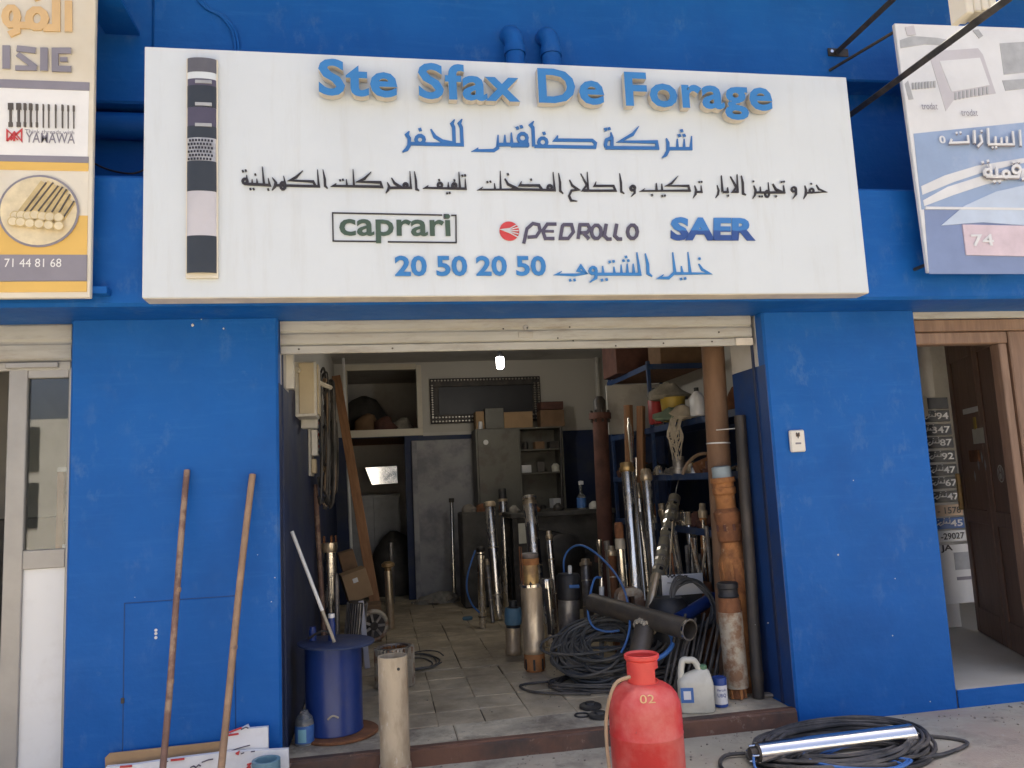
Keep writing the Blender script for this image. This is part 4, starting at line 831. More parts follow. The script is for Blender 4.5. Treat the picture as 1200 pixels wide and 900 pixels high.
# awning arms above the right sign
def bar(name, label, a, b, wd_, hint=None):
    t = thing(name, label, 'metal bar', a, group='struts on the facade'); d = b-a
    M = axis_matrix(Vector((0, 0, 0)), d); h = wd_/2
    MB().box((-h, -h, 0), (h, h, d.length), M, bev=.003).build('bar', 'dark_metal', t); return t
a = at(980, 62, .0); t = bar('strut', 'short black strut bolted to the wall above the sign corner', a, at(1052, -6, -.75), .035)
MB().box((-.07, -.012, -.03), (.09, .0, .03), bev=.004).build('wall_plate', 'dark_metal', t).location = (0, .0, -.0)
MB().lathe([(0, .014), (.01, .012)], 8, Matrix.Rotation(math.pi/2, 4, 'X')).build('bolt', 'steel_clean', t, True).location = (-.045, -.012, 0)
wr = MB()
for q in (((992, 58), (1000, 40), (1012, 62)), ((996, 48), (1010, 50), (1020, 56)), ((1003, 66), (1012, 46), (1022, 52)), ((1000, 56), (1012, 66), (1018, 46))): wr.tube([at(x, y, -.03) for x, y in q], .004, 5, 1)
wr.build('string', 'print_white', t)
a = at(985, 143, .195); t = bar('strut', 'long black strut crossing in front of the right sign', a, at(1190, -8, -1.85), .036)
MB().box((-.05, -.012, -.04), (.05, .0, .04), bev=.004).build('wall_plate', 'dark_metal', t)
lm = thing('bracket_lamp', 'pale plastic fitting on the long strut at the top right', 'lamp', at(1147, 20, -1.52))
P = at(1124, 26, -1.52)
b = MB()
for i in range(4): b.box((P.x-lm.location.x+.045*i, -.06, -.02+.012*i), (P.x-lm.location.x+.043+.045*i, .06, .22), bev=.006)
b.build('housing', 'print_cream', lm); MB().box((P.x-lm.location.x, -.02, .21), (P.x-lm.location.x+.18, .02, .26)).build('cover', 'sign_edge', lm)

# ================================================================== things in front of the shop
# two rods leaning on the left pillar
for i, (lb, b, t_, yb, w_, m) in enumerate((('dark rusty rod leaning on the left pillar, nearer the glass door', (187, 935), (220, 551), -.42, 6.8, 'rod_rust'), ('tan rod leaning on the left pillar, nearer the shop opening', (254, 938), (296, 556), -.40, 7.5, 'rod_tan'))):
    B = at(*b, yb); T = at(*t_, -.022); d = (T-B).normalized(); B = B+d*((.012-B.z)/d.z)
    t = thing('metal_rod', lb, 'rod', M=axis_matrix(B, T), group='rods leaning on the left pillar'); L_ = (T-B).length; R = size(w_, T)/2
    pts = [(.004*math.sin(z*3+i), .004*math.cos(z*2.3), z) for z in [L_*q/8 for q in range(9)]]
    MB().tube(pts, R, 10, 3).build('shaft', m, t, True)
    for z in ((.36, .62) if i == 0 else (.45,)): MB().lathe([(L_*z, R*1.0), (L_*z+.006, R*1.1), (L_*z+.02, R*1.08), (L_*z+.026, R*1.0)], 10, loc((pts[int(z*8)][0], pts[int(z*8)][1], 0))).build('weld_mark', 'rod_tan' if m == 'rod_rust' else 'rod_rust', t, True)
# flattened cartons
def slab(name, label, cat, px, y, tk, m, tilt=0., group=None, bev=.004, ext=.0):
    P = [at(x, q, y) for x, q in px]; b = MB(); base = min(p.z for p in P)
    b.prism([(p.x-P[0].x, p.z-base) for p in P], 0, tk); o = b.build(name, m); o.location = (P[0].x, y, base); o.rotation_euler = (tilt, 0, 0)
    return tag(o, label, cat, group)
slab('carton_sheet', 'brown flattened carton sheet standing against the left pillar', 'cardboard', [(124, 925), (123, 888), (128, 883), (268, 868), (285, 865), (285, 925)], -.06, .012, 'cardboard', group='flattened cartons at the left pillar')
c1 = slab('carton_sheet', 'white printed carton at the right of the heap with red print', 'cardboard', [(262, 925), (266, 862), (290, 850), (292, 854), (314, 852), (315, 925)], -.10, .03, 'box_white', group='flattened cartons at the left pillar')
c2 = slab('carton_sheet', 'white printed carton lying lowest at the front of the heap', 'cardboard', [(118, 935), (124, 899), (158, 896), (205, 889), (262, 882), (338, 878), (339, 935)], -.15, .03, 'box_white', group='flattened cartons at the left pillar')
def mark(par, y, strokes, m, w_):
    for i, q in enumerate(strokes):
        k = Ink(y-.0005*i, 110, 830, 5.217, w_); k.stroke(list(q)); o = k.build('print', m, par); o.matrix_parent_inverse = par.matrix_basis.inverted()
bpy.context.view_layer.update()
mark(c1, -.102, [((822, 150), (850, 138), (905, 118)), ((822, 165), (886, 155))], 'red_ink', 9); mark(c1, -.103, [((840, 260), (880, 245), (955, 225)), ((900, 130), (930, 115), (945, 122))], 'violet_ink', 4)
mark(c2, -.153, [((160, 358), (235, 352)), ((868, 278), (885, 268), (880, 284)), ((938, 345), (958, 338), (940, 362), (960, 360)), ((470, 318), (555, 308))], 'red_ink', 10); mark(c2, -.154, [((590, 362), (610, 352), (625, 362), (640, 345), (655, 352)), ((660, 330), (700, 315), (730, 310)), ((440, 330), (455, 322)), ((900, 278), (920, 270)), ((960, 265), (985, 262))], 'violet_ink', 5)
P = at(312, 905, -.26)
t = thing('pipe_offcut', 'short grey blue plastic pipe end beside the white cartons', 'pipe', (P.x, P.y, 0)); R = size(31, P)/2; zt = at(312, 890, -.26).z
MB().lathe([(0, R*.92), (zt*.5, R*.92), (zt*.62, R*1.05), (zt, R*1.05), (zt, R*.80), (zt*.5, R*.74)], 24, cap=False).build('pipe', 'pvc_blue', t, True)

# red gas bottle
YG = -1.08
T = at(733, 770, YG); zc = T.z
C = at(757, 850, YG); C.z = 0; R = size(85, at(757, 850, YG))/2
g = thing('gas_bottle', 'red gas bottle with a cut-out collar standing on the pavement', 'gas bottle', (C.x, C.y, 0), M=loc((C.x, C.y, 0)) @ rotz(.2))
zs_ = at(757, 834, YG-.1).z        # shoulder
prof = [(.02, R*.72), (.035, R*.86), (.06, R*.97), (.09, R), (zs_-.125, R), (zs_-.121, R*1.012), (zs_-.116, R*1.012), (zs_-.112, R), (zs_-.02, R), (zs_+.02, R*.975), (zs_+.05, R*.91), (zs_+.078, R*.79), (zs_+.098, R*.62), (zs_+.108, R*.45), (zs_+.112, R*.1)]
MB().lathe(prof, 48).build('body', 'gas_red', g, True)
MB().lathe([(0, R*.80), (.05, R*.80), (.05, R*.77), (0, R*.77)], 32, cap=False).build('foot_ring', 'gas_red', g, True)
rc_ = R*.43
col = MB()
n = 40
zlo, zhi = zs_+.098, zc+.006
def collar(a0, a1, z0_, z1_, th=.006, N=20):
    vs = []; fs = []
    for i in range(N+1):
        a = a0+(a1-a0)*i/N
        for r in (rc_*(1.), rc_-th):
            for z in (z0_, z1_): vs.append((r*math.cos(a), r*math.sin(a), z))
    for i in range(N):
        o = 4*i; p = o+4
        fs += [(o, p, p+1, o+1), (o+2, o+3, p+3, p+2), (o+1, p+1, p+3, o+3), (o, o+2, p+2, p)]
    fs += [(0, 1, 3, 2), (4*N, 4*N+2, 4*N+3, 4*N+1)]
    col.add(vs, fs)
collar(rad(150), rad(292), zlo, zhi-.02); collar(rad(292), rad(510), zlo+.075, zhi-.02, N=24); collar(rad(372), rad(510), zlo, zlo+.0745); collar(rad(292), rad(372), zlo, zlo+.016)
col.build('collar', 'gas_red_collar', g, True)
MB().lathe([(zhi-.024, rc_*1.0), (zhi-.014, rc_*1.13), (zhi, rc_*1.13), (zhi+.004, rc_*1.05), (zhi-.006, rc_*.95), (zhi-.024, rc_*.96)], 40, cap=False).build('collar_rim', 'gas_red_collar', g, True)
MB().lathe([(zs_+.10, .02), (zs_+.14, .02), (zs_+.142, .013), (zs_+.17, .013)], 12).build('valve', 'brass', g, True)
hs = [at(x, q, YG-.02) for x, q in ((737, 790), (722, 796), (714, 812), (711.5, 840), (712, 870), (715, 900), (716, 925))]
hs = [Vector((p.x-.01, p.y-(.05 if i < 3 else .02), p.z)) for i, p in enumerate(hs)]
o = MB().tube(hs, .0085, 8, 5).build('hose', 'hose_tan', g, True); bpy.context.view_layer.update(); o.matrix_parent_inverse = g.matrix_basis.inverted()
vs, fs = text_polys('02', .004)
bx0 = min(v.x for v in vs); bx1 = max(v.x for v in vs)
b = MB(); th0 = -math.pi/2-.2-.22
W_ = []
def gr_(z):
    for (za, ra), (zb2, rb) in zip(prof, prof[1:]):
        if za <= z <= zb2: return (ra+(rb-ra)*(z-za)/(zb2-za))*1.008
    return R
for v in vs:
    a = th0+(v.x-bx0)/(bx1-bx0)*.46-.23; zz = zs_+.048+v.y*.045
    W_.append((gr_(zz)*math.cos(a), gr_(zz)*math.sin(a), zz+.003))
b.add(W_, fs); b.build('number', 'yellow_ink', g)

# plastic tube, finned stator, blue drum and their neighbours at the left of the opening
def pipe_stand(name, label, cat, base, zt, R, m, wall=.86, tilt=(0, 0), group=None, prof=None, n=28):
    t = thing(name, label, cat, M=loc(base) @ Matrix.Rotation(tilt[0], 4, 'X') @ Matrix.Rotation(tilt[1], 4, 'Y'), group=group)
    h = zt-base.z; pr = prof or [(0, 1), (h*.07, 1), (h*.07, .985), (h, .985)]
    p = [(z, r*R) for z, r in pr]; p += [(h, R*wall), (h*.25, R*wall*.98)]
    MB().lathe(p, n, cap=False).build('pipe', m, t, True); return t
P = at(463, 880, -.14); P = Vector((P.x, P.y, 0)); T = at(462, 768, -.14)
t = pipe_stand('plastic_pipe', 'beige plastic pipe standing in front of the step', 'pipe', P, T.z, size(35, T)/2, 'pvc_beige', .88)
MB().lathe([(.0, size(35, T)/2*1.05), (.075, size(35, T)/2*1.05), (.08, size(35, T)/2*.99)], 28, cap=False).build('socket_end', 'cream_rust', t, True)
MB().lathe([(0, .009), (.004, .008)], 10, loc((.03, -size(35, T)/2*.93, T.z-.06)) @ Matrix.Rotation(math.pi/2, 4, 'X')).build('hole', 'black_plastic', t)
P = atz(463, 804); T = at(463, 757, P.y); R = size(46, T)/2
t = thing('motor_stator', 'rusty finned motor casing standing behind the plastic pipe', 'motor', (P.x, P.y, FLOOR)); h = T.z-FLOOR
MB().lathe([(0, R*.88), (h, R*.88), (h, R*.72), (h*.5, R*.70)], 32, cap=False).build('shell', 'steel_dull', t, True)
for i in range(30):
    a = 2*math.pi*i/30; MB().box((R*.87, -.003, .01), (R*1.02, .003, h-.004), rotz(a)).build('fin', 'cream_rust', t)
for i in range(16):
    a = 2*math.pi*i/16; MB().box((R*.55, -.012, h*.5), (R*.72, .012, h-.015), rotz(a)).build('winding', 'rust_orange', t)
MB().lathe([(h*.45, R*.5), (h-.03, R*.56), (h-.03, R*.4)], 24).build('winding', 'rust', t, True)
# drum
P = atz(391, 866); R = size(68, P)/2; P = P+Vector((0, R*.7, 0)); P.z = FLOOR; T = at(391, 757, P.y-R*.9)
Zl = T.z
t = thing('blue_drum', 'dark blue metal drum with a round lid in the doorway', 'drum', P)
MB().lathe([(.018, R*.98), (.022, R), (.03, R), (.034, R*.99), (Zl-FLOOR-.03, R*.99), (Zl-FLOOR-.018, R)], 40).build('shell', 'barrel_blue', t, True)
dl_ = MB().lathe([(Zl-FLOOR-.016, R*1.0), (Zl-FLOOR-.014, R*1.34), (Zl-FLOOR-.002, R*1.36), (Zl-FLOOR, R*1.34)], 44, Matrix.Rotation(rad(2), 4, 'Y')).build('lid', 'lid_blue', t, True)
for x, y, hh, m in ((-.13, .06, .09, 'barrel_blue'), (-.01, .04, .14, 'barrel_blue')):
    MB().lathe([(Zl-FLOOR, .024), (Zl-FLOOR+hh*.8, .024), (Zl-FLOOR+hh*.8, .021), (Zl-FLOOR+hh, .021)], 14, loc((x, y, 0))).build('lid_stub', m, t, True)
MB().lathe([(Zl-FLOOR+.14, .021), (Zl-FLOOR+.165, .021)], 14, loc((-.01, .04, 0))).build('lid_stub', 'print_white', t, True)
MB().tube([(-.03, -R*1.0, .13), (0, -R*1.01, .15), (.035, -R*1.0, .135)], .006, 6).build('scratch', 'cream_rust', t)
MB().tube([(-.15, -.02, Zl-FLOOR+.03), (-.06, -.04, Zl-FLOOR+.075), (.01, -.05, Zl-FLOOR+.03)], .008, 6).build('lid_handle', 'dark_metal', t, True)
pl_ = MB().lathe([(0, R*1.34), (.004, R*1.36), (.014, R*1.36), (.018, R*1.33)], 40).build('round_plate', 'rust'); pl_.location = (P.x+.03, P.y-.02, FLOOR); tag(pl_, 'flat round rusty plate under the blue drum', 'plate')
B = Vector((at(392, 756, P.y-.06).x, P.y-.06, Zl+.004)); T = at(336, 623, P.y+.0); T.x = max(T.x, -.56)
t = thing('white_rod', 'thin white rod leaning from the drum lid to the blue jamb', 'rod', M=axis_matrix(B, T)); Lr = (T-B).length
MB().tube([(0, 0, Lr*q/6) for q in range(5)], .0105, 10, 1).build('shaft', 'rope', t, True); MB().tube([(0, 0, Lr*.28), (0, 0, Lr)], .0118, 10, 1).build('sleeve', 'print_white', t, True)
# water bottle on the step
P = atz(357, 872); t = thing('water_bottle', 'clear plastic bottle with blue label beside the drum', 'bottle', P); R = size(22, P)/2; h = at(357, 832, P.y).z-FLOOR
MB().lathe([(0, R*.85), (.008, R), (h*.62, R), (h*.80, R*.85), (h*.92, R*.45), (h, R*.42)], 24).build('bottle', 'plastic_clear', t, True)
MB().lathe([(h*.08, R*1.015), (h*.58, R*1.015)], 24, cap=False).build('label', 'label_blue', t, True)
b = MB(); b.lathe([(h*.12, R*1.035), (h*.50, R*1.035)], 8, cap=False, arc=(rad(235), rad(285))); b.build('label', 'label_cyan', t, True)
MB().lathe([(h*.02, R*.97), (h*.6, R*.97)], 20).build('liquid', 'can_white', t, True)

# jerrycan and paint tin
P = atz(817, 833); t = thing('jerrycan', 'off white plastic jerrycan with green cap on the step', 'jerrycan', M=loc(P) @ rotz(rad(-14)))
hw = size(42, P)/2; zt = at(817, 796, P.y).z-FLOOR; ht_ = at(805, 771, P.y).z-FLOOR; dp = .065
def loft(secs, n=28, e=3.2):
    vs = []; fs = []
    for z, a, b_, cx, cy in secs:
        for i in range(n):
            q = 2*math.pi*i/n; c, s_ = math.cos(q), math.sin(q); vs.append((cx+a*math.copysign(abs(c)**(2/e), c), cy+b_*math.copysign(abs(s_)**(2/e), s_), z))
    for j in range(len(secs)-1):
        for i in range(n): fs.append((j*n+i, j*n+(i+1) % n, (j+1)*n+(i+1) % n, (j+1)*n+i))
    fs.append(tuple(reversed(range(n)))); fs.append(tuple(range((len(secs)-1)*n, len(secs)*n)))
    return MB().add(vs, fs)
loft([(0, hw*.93, dp*.9, 0, 0), (.012, hw, dp, 0, 0), (zt*.5, hw*.98, dp*.97, 0, 0), (zt*.9, hw*.99, dp, 0, 0), (zt, hw*.95, dp*.95, 0, 0), (zt+.03, hw*.78, dp*.72, .012, 0), (zt+.055, hw*.46, dp*.55, .04, 0), (zt+.066, hw*.25, dp*.35, .05, 0)]).build('body', 'jerry', t, True)
MB().tube([(-hw*.72, 0, zt-.03), (-hw*.76, 0, zt+.03), (-hw*.62, 0, ht_-.022), (-hw*.3, 0, ht_-.016), (hw*.05, 0, ht_-.024), (hw*.35, 0, zt+.04)], .021, 10).build('handle', 'jerry', t, True)
MB().lathe([(zt+.055, .026), (zt+.085, .026), (zt+.09, .021)], 18, loc((hw*.48, 0, 0))).build('cap', 'jerry_cap', t, True)
MB().box((-hw*.9, -dp-.001, zt*.35), (-hw*.2, -dp*.95, zt*.82)).build('label', 'label_blue', t); MB().box((-hw*.75, -dp-.002, zt*.45), (-hw*.35, -dp*.95, zt*.72)).build('label', 'can_white', t)
P = atz(845, 827); t = thing('paint_tin', 'small white and blue paint tin beside the jerrycan', 'tin', P); R = size(17, P)/2; h = at(845, 793, P.y).z-FLOOR
MB().lathe([(0, R), (h*.1, R)], 24).build('base_band', 'can_blue', t, True); MB().lathe([(h*.1, R*.99), (h*.75, R*.99)], 24).build('side', 'can_white', t, True); MB().lathe([(h*.75, R), (h*.97, R), (h, R*.95), (h-.004, R*.8)], 24).build('lid', 'can_blue', t, True)
for z, s_, hh in ((.56, 'Hercule', .022), (.36, 'UBQ', .03)):
    vs, fs = text_polys(s_, .01)
    b0, b1 = min(v.x for v in vs), max(v.x for v in vs); b = MB(); b.add([(R*1.015*math.cos(a), R*1.015*math.sin(a), h*z+v.y*hh) for v in vs for a in [-math.pi/2-.75+(v.x-b0)/(b1-b0)*1.2]], fs); b.build('print', 'can_blue', t)

# ---- pump on its coil on the pavement
def coil(name, label, center, rx, ry, turns, r, m, jit=.02, rise=.0, M=None, seg=14, z0=None, group=None, loose=(), spread=.25):
    t = thing(name, label, 'cable coil', M=(M if M is not None else loc(center)), group=group); pts = []
    T_ = int(turns)+2; rs_ = [(random.uniform(-1, 1)*spread*.45, random.uniform(-1, 1)*spread*.45, 1-spread*random.random()**1.3, 1-spread*random.random()**1.3, random.random(), random.uniform(-1, 1), random.uniform(-1, 1)) for _ in range(T_)]
    for i in range(int(turns*seg)):
        a = 2*math.pi*i/seg; q = i/seg; k0 = int(q); f = q-k0; f = f*f*(3-2*f); A_, B_ = rs_[k0], rs_[k0+1]; c = [A_[u]*(1-f)+B_[u]*f for u in range(7)]
        x = rx*(c[0]+c[2]*math.cos(a)); y = ry*(c[1]+c[3]*math.sin(a)); zz = r+rise*c[4]+jit*(c[5]*math.cos(a)+c[6]*math.sin(a))*.6
        pts.append((x+random.uniform(-jit, jit)*.12, y+random.uniform(-jit, jit)*.12, max(r, zz)))
    MB().tube(pts, r, 7, 3).build('cable', m, t, True)
    for lp in loose: MB().tube(lp, r, 7, 5).build('cable_end', m, t, True)
    return t
cc = atz(985, 884, .0)
t = coil('cable_coil', 'coil of black cable lying under the shiny pump on the pavement', cc, .53, .33, 30, .0105, 'cable_black', .06, .06, seg=12, spread=.38, loose=([(-.45, .1, .02), (-.63, .12, .02), (-.72, -.02, .012), (-.68, -.2, .012), (-.4, -.33, .015)], [(.40, .12, .03), (.66, .06, .012), (.74, -.08, .012), (.5, -.2, .015), (.3, -.25, .03)]))
A = at(888, 882, -.52); A.z = .115; B = at(1070, 860, -.32); B.z = .10
A = atz(888, 882, .105); B = atz(1068, 860, .105)
t = thing('borehole_pump', 'shiny steel pump lying across the cable coil on the pavement', 'pump', M=axis_matrix(A, B)); Lp = (B-A).length; R = size(22, (A+B)/2)/2
MB().lathe([(0, R*.9), (.0, R), (Lp*.74, R), (Lp*.742, R*1.015), (Lp*.985, R*1.015), (Lp*.986, R*1.05), (Lp, R*1.04), (Lp, R*.5)], 32).build('casing', 'steel_clean', t, True)
MB().lathe([(-.045, R*.55), (-.012, R*.62), (-.012, R*.92), (0, R*.92)], 24).build('neck', 'dark_metal', t, True)
for a in (0, 1.57, 3.14, 4.71): MB().lathe([(-.05, .006), (0, .006)], 8, loc((R*.75*math.cos(a), R*.75*math.sin(a), 0))).build('stud', 'steel_clean', t, True)
bp = [A+Vector((-.04, -.03, .0)), A+Vector((-.06, -.10, -.05)), A+Vector((.02, -.17, -.08)), A+Vector((.12, -.22, -.085))]
o = MB().tube(bp, .007, 7).build('cable', 'cable_blue', t, True); o.matrix_parent_inverse = axis_matrix(A, B).inverted()
bp = [atz(x, q, .06) for x, q in ((945, 888), (1000, 886), (1055, 889), (1062, 893), (1040, 901), (980, 899), (945, 890), (975, 885), (1040, 891), (1058, 896))]
t = thing('blue_cable', 'flat blue cable loop lying in front of the shiny pump', 'cable', (0, 0, 0)); MB().tube(bp, .007, 7, 4).build('cable', 'cable_blue', t, True); MB().tube([p+Vector((.01, -.018, .004)) for p in bp[:8]], .007, 7, 4).build('cable', 'cable_blue', t, True)

# ================================================================== steel pumps standing in the workshop
GP = 'steel pumps standing on the workshop floor'
def ribs(t, R, L_, fs_, m, k=1.04, h=.012, name='joint_ring'):
    for f in fs_: MB().lathe([(f*L_-h/2, R*.99), (f*L_-h/2, R*k), (f*L_+h/2, R*k), (f*L_+h/2, R*.99)], 22, cap=False).build(name, m, t, True)
PLAIN = [('casing', 'steel', [(0, .9), (.01, 1), (.97, 1), (.975, .96), (1, .9)])]
t, R, L_ = standing('thin_shaft', 'thin steel shaft standing alone by the grey door', 'shaft', (532, 692), (529, 585), 4.2, y=5.75, parts=[('rod', 'steel', [(0, 1), (.99, 1), (1, .8)])])
MB().lathe([(L_*.97, R*1.5), (L_*1.01, R*1.5)], 10).build('tip', 'dark_metal', t, True)
t, R, L_ = standing('borehole_pump', 'slim short pump leaning leftmost in front of the dark bench', 'pump', (566, 736), (563, 640), 9.5, group=GP, parts=[('casing', 'steel', [(0, .7), (.02, .85), (.1, .9), (.12, 1), (.93, 1)]), ('head', 'dark_metal', [(.93, .9), (.95, 1.1), (.98, 1.1), (1, .6)])]); ribs(t, R, L_, (.14, .9), 'dark_metal')
t, R, L_ = standing('borehole_pump', 'long slim steel pump with a flat cap left of two tall tubes', 'pump', (585, 727), (573.5, 588), 12, dy=.25, group=GP, parts=[('casing', 'steel', [(0, .7), (.03, .9), (.05, 1), (.95, 1)]), ('cap', 'steel_dirty', [(.95, 1.05), (.955, 1.25), (.985, 1.25), (1, 1)])]); ribs(t, R, L_, (.2, .6), 'steel_dirty')
t, R, L_ = standing('borehole_pump', 'long slim steel pump with a dark threaded top', 'pump', (595, 712), (588.5, 573), 10.5, dy=.2, group=GP, parts=[('casing', 'steel', [(0, .8), (.02, 1), (.90, 1)]), ('thread', 'black_plastic', [(.90, .9), (1, .9)])]); ribs(t, R, L_, (.78, .9), 'steel_dirty', 1.15, .03)
t, R, L_ = standing('borehole_pump', 'thick tall polished steel pump behind the rusty pump', 'pump', (634, 735), (620, 581), 16, dy=.3, group=GP, parts=[('casing', 'steel', [(0, .9), (.02, 1), (.93, 1)]), ('neck', 'steel_dirty', [(.93, 1.1), (.955, 1.1), (.956, .8), (.975, .8)]), ('cap', 'steel', [(.975, .8), (.976, 1.05), (.992, 1.05), (1, .9)])]); ribs(t, R, L_, (.45,), 'steel_dirty')
t, R, L_ = standing('borehole_pump', 'stained steel pump with brass neck and rusty strainer foot', 'pump', (627, 786), (620.5, 648), 25, group=GP, n=30, parts=[('foot', 'rust_orange', [(0, .80), (.02, .95), (.14, .98), (.15, .9)]), ('casing', 'steel_dirty', [(.15, 1.), (.16, 1.04), (.19, 1.04), (.2, 1), (.70, 1), (.71, .98)]), ('shoulder', 'steel', [(.71, 1.06), (.735, 1.06), (.74, .95)]), ('neck', 'brass', [(.735, .80), (.90, .76)]), ('coupling', 'rust_orange', [(.90, .84), (.955, .86)]), ('head', 'steel_dull', [(.955, .72), (.965, .80), (.995, .80), (1, .7)])])
for i in range(7): a = 2*math.pi*i/7; MB().box((R*.90, -R*.10, L_*.02), (R*1.0, R*.10, L_*.11), rotz(a)).build('strainer_slot', 'black_plastic', t)
for i in range(6): a = 2*math.pi*i/6+.3; MB().lathe([(L_*.715, .011), (L_*.75, .011), (L_*.75, .006), (L_*.765, .006)], 8, loc((R*.95*math.cos(a), R*.95*math.sin(a), 0))).build('bolt', 'dark_metal', t, True)
for a in (3.6, 3.0): MB().tube([(R*.9*math.cos(a), R*.9*math.sin(a), L_*.74), (R*.95*math.cos(a), R*.95*math.sin(a), L_*1.06)], .004, 6, 1).build('stay_rod', 'rust', t)
t, R, L_ = standing('borehole_pump', 'short polished steel motor with printed label beside the stained pump', 'pump', (648, 764), (640.5, 678), 16, group=GP, parts=[('casing', 'steel', [(0, .9), (.02, 1.1), (.07, 1.1), (.08, 1), (.96, 1), (1, .9)])])
MB().lathe([(L_*.25, R*1.012), (L_*.88, R*1.012)], 6, cap=False, arc=(rad(230), rad(262))).build('label', 'black_ink', t, True)
t, R, L_ = standing('submersible_pump', 'stocky pump with black top, steel belly and black base', 'pump', (668, 771), (666, 672), 27, group=GP, n=30, parts=[('base', 'black_plastic', [(0, .95), (.01, 1), (.24, 1), (.26, .93)]), ('belly', 'steel_dull', [(.25, .93), (.69, .93)]), ('shroud', 'black_plastic', [(.69, .95), (.70, 1.03), (.96, 1.05), (1, .9)])])
MB().box((-R*.2, -R*1.1, L_*.84), (R*.7, -R*.8, L_*.88), bev=.003).build('clamp', 'cable_blue', t)
MB().lathe([(L_, .018), (L_+.06, .018), (L_+.07, .012)], 10, loc((R*.1, -.02, 0))).build('gland', 'panel_white', t, True)
t, R, L_ = standing('submersible_pump', 'small pump with light blue collar over a steel base', 'pump', (602, 767), (601, 704), 18.5, group=GP, n=28, parts=[('base', 'steel_dirty', [(0, .95), (.03, 1.08), (.10, 1.08), (.12, 1), (.5, 1)]), ('seal', 'black_plastic', [(.5, .9), (.56, .9)]), ('collar', 'pump_blue', [(.56, 1.0), (.6, 1.1), (.8, 1.1), (.87, .98), (.87, .8)]), ('outlet', 'black_plastic', [(.87, .8), (.9, .55), (1, .5)])])
# right-hand bundle
t, R, L_ = standing('borehole_pump', 'tall brassy steel pump with flanged top in the right bundle', 'pump', (747, 705), (734, 543), 13.5, y=1.75, dy=.25, group=GP, parts=[('casing', 'steel', [(0, .9), (.02, 1), (.95, 1)]), ('cap', 'brass', [(.95, 1.1), (.96, 1.35), (.975, 1.35), (.976, 1.15), (1, 1.15)])])
t, R, L_ = standing('borehole_pump', 'bright steel pump with ringed cap at the middle of the right bundle', 'pump', (770, 705), (756.5, 550), 11.5, y=1.85, dy=.25, group=GP, parts=[('casing', 'steel', [(0, .9), (.02, 1), (.93, 1)]), ('cap', 'steel_dirty', [(.93, 1.05), (.94, 1.3), (.965, 1.3), (.966, 1.1), (.99, 1.1), (1, .9)])])
t, R, L_ = standing('steel_shaft', 'tall pointed steel shaft rising above the right bundle', 'shaft', (756, 705), (736.5, 489), 5.5, y=1.95, dy=.35, parts=[('rod', 'steel', [(0, 1), (.96, 1), (.97, .6), (.99, .6), (1, .3)])])
t, R, L_ = standing('steel_shaft', 'thin dark shaft between the two capped pumps', 'shaft', (768, 705), (751, 600), 4, y=2.0, dy=.2, parts=[('rod', 'steel_dull', [(0, 1), (1, 1)])])
t, R, L_ = standing('borehole_pump', 'short steel pump with orange rusty cap at the left of the bundle', 'pump', (733, 712), (724.5, 612), 9.5, y=1.75, group=GP, parts=[('casing', 'steel', [(0, .9), (.02, 1), (.8, 1)]), ('collar', 'cream_rust', [(.8, 1.25), (.87, 1.25), (.88, 1.05)]), ('cap', 'rust', [(.88, 1.0), (.9, 1.12), (.98, 1.12), (1, .9)])])
t, R, L_ = standing('steel_shaft', 'slim shaft beside the maroon pipe foot', 'shaft', (706, 705), (702, 632), 5, y=2.3, parts=[('rod', 'steel', [(0, 1), (.9, 1), (.91, 1.3), (1, 1.2)])])
t, R, L_ = standing('steel_shaft', 'dull shaft just left of the rusty capped pump', 'shaft', (716, 705), (711, 634), 6, y=2.25, parts=[('rod', 'steel_dull', [(0, 1), (.9, 1), (.91, 1.2), (1, 1.2)])])
t, R, L_ = standing('borehole_pump', 'small white labelled motor behind the raised blue cable', 'pump', (705, 725), (705, 677), 6, y=1.55, parts=[('casing', 'panel_white', [(0, .9), (.5, 1), (.9, 1)]), ('tip', 'steel_clean', [(.9, .6), (1, .5)])])
# perforated pump leaning over the bundle
B = at(763, 712, 1.25); T = at(791, 582, 1.95); d = (T-B).normalized(); B0 = B-d*.35
t = thing('perforated_pump', 'dark perforated pump section leaning to the right over the bundle', 'pump', M=axis_matrix(B0, T)); Lp = (T-B0).length; R = size(16, B)/2
MB().lathe([(0, R*.9), (Lp*.34, R*.92), (Lp*.36, R*1.0), (Lp*.995, R*1.0), (Lp, R*.8)], 22).build('core', 'olive_metal', t, True)
MB().lathe([(Lp*.36, R*1.04), (Lp*.42, R*1.04)], 22).build('coupling', 'steel_dirty', t, True)
for j in range(8):
    z = Lp*(.45+.067*j)
    MB().lathe([(z+.028, R*1.05), (z+.045, R*1.05)], 20).build('stage_ring', 'steel_dull', t, True)
    if j != 3:
        for i in range(6):
            a = 2*math.pi*i/6+.3; MB().box((R*.99, -R*.3, z-.012), (R*1.06, R*.3, z+.02), rotz(a)).build('stage_window', 'steel', t)
MB().tube([(0, 0, Lp), (0, 0, Lp+.36)], .006, 6, 1).build('shaft', 'steel_dull', t); 
P = at(786, 555, 1.95); q = axis_matrix(B0, T).inverted() @ at(790, 556, 2.0); q2 = axis_matrix(B0, T).inverted() @ at(772, 555, 2.0); q3 = axis_matrix(B0, T).inverted() @ at(800, 554, 2.0)
MB().tube([q2, q, q3], .008, 6, 1).build('crossbar', 'steel_dull', t)
# slotted tail under it
t, R, L_ = standing('pump_tail', 'greenish pump tail piece under the perforated section', 'pump', (757, 738), (770, 672), 11, y=1.05, dy=.1, parts=[('casing', 'steel_dirty', [(0, .8), (.3, 1), (.6, .75), (1, .7)])])

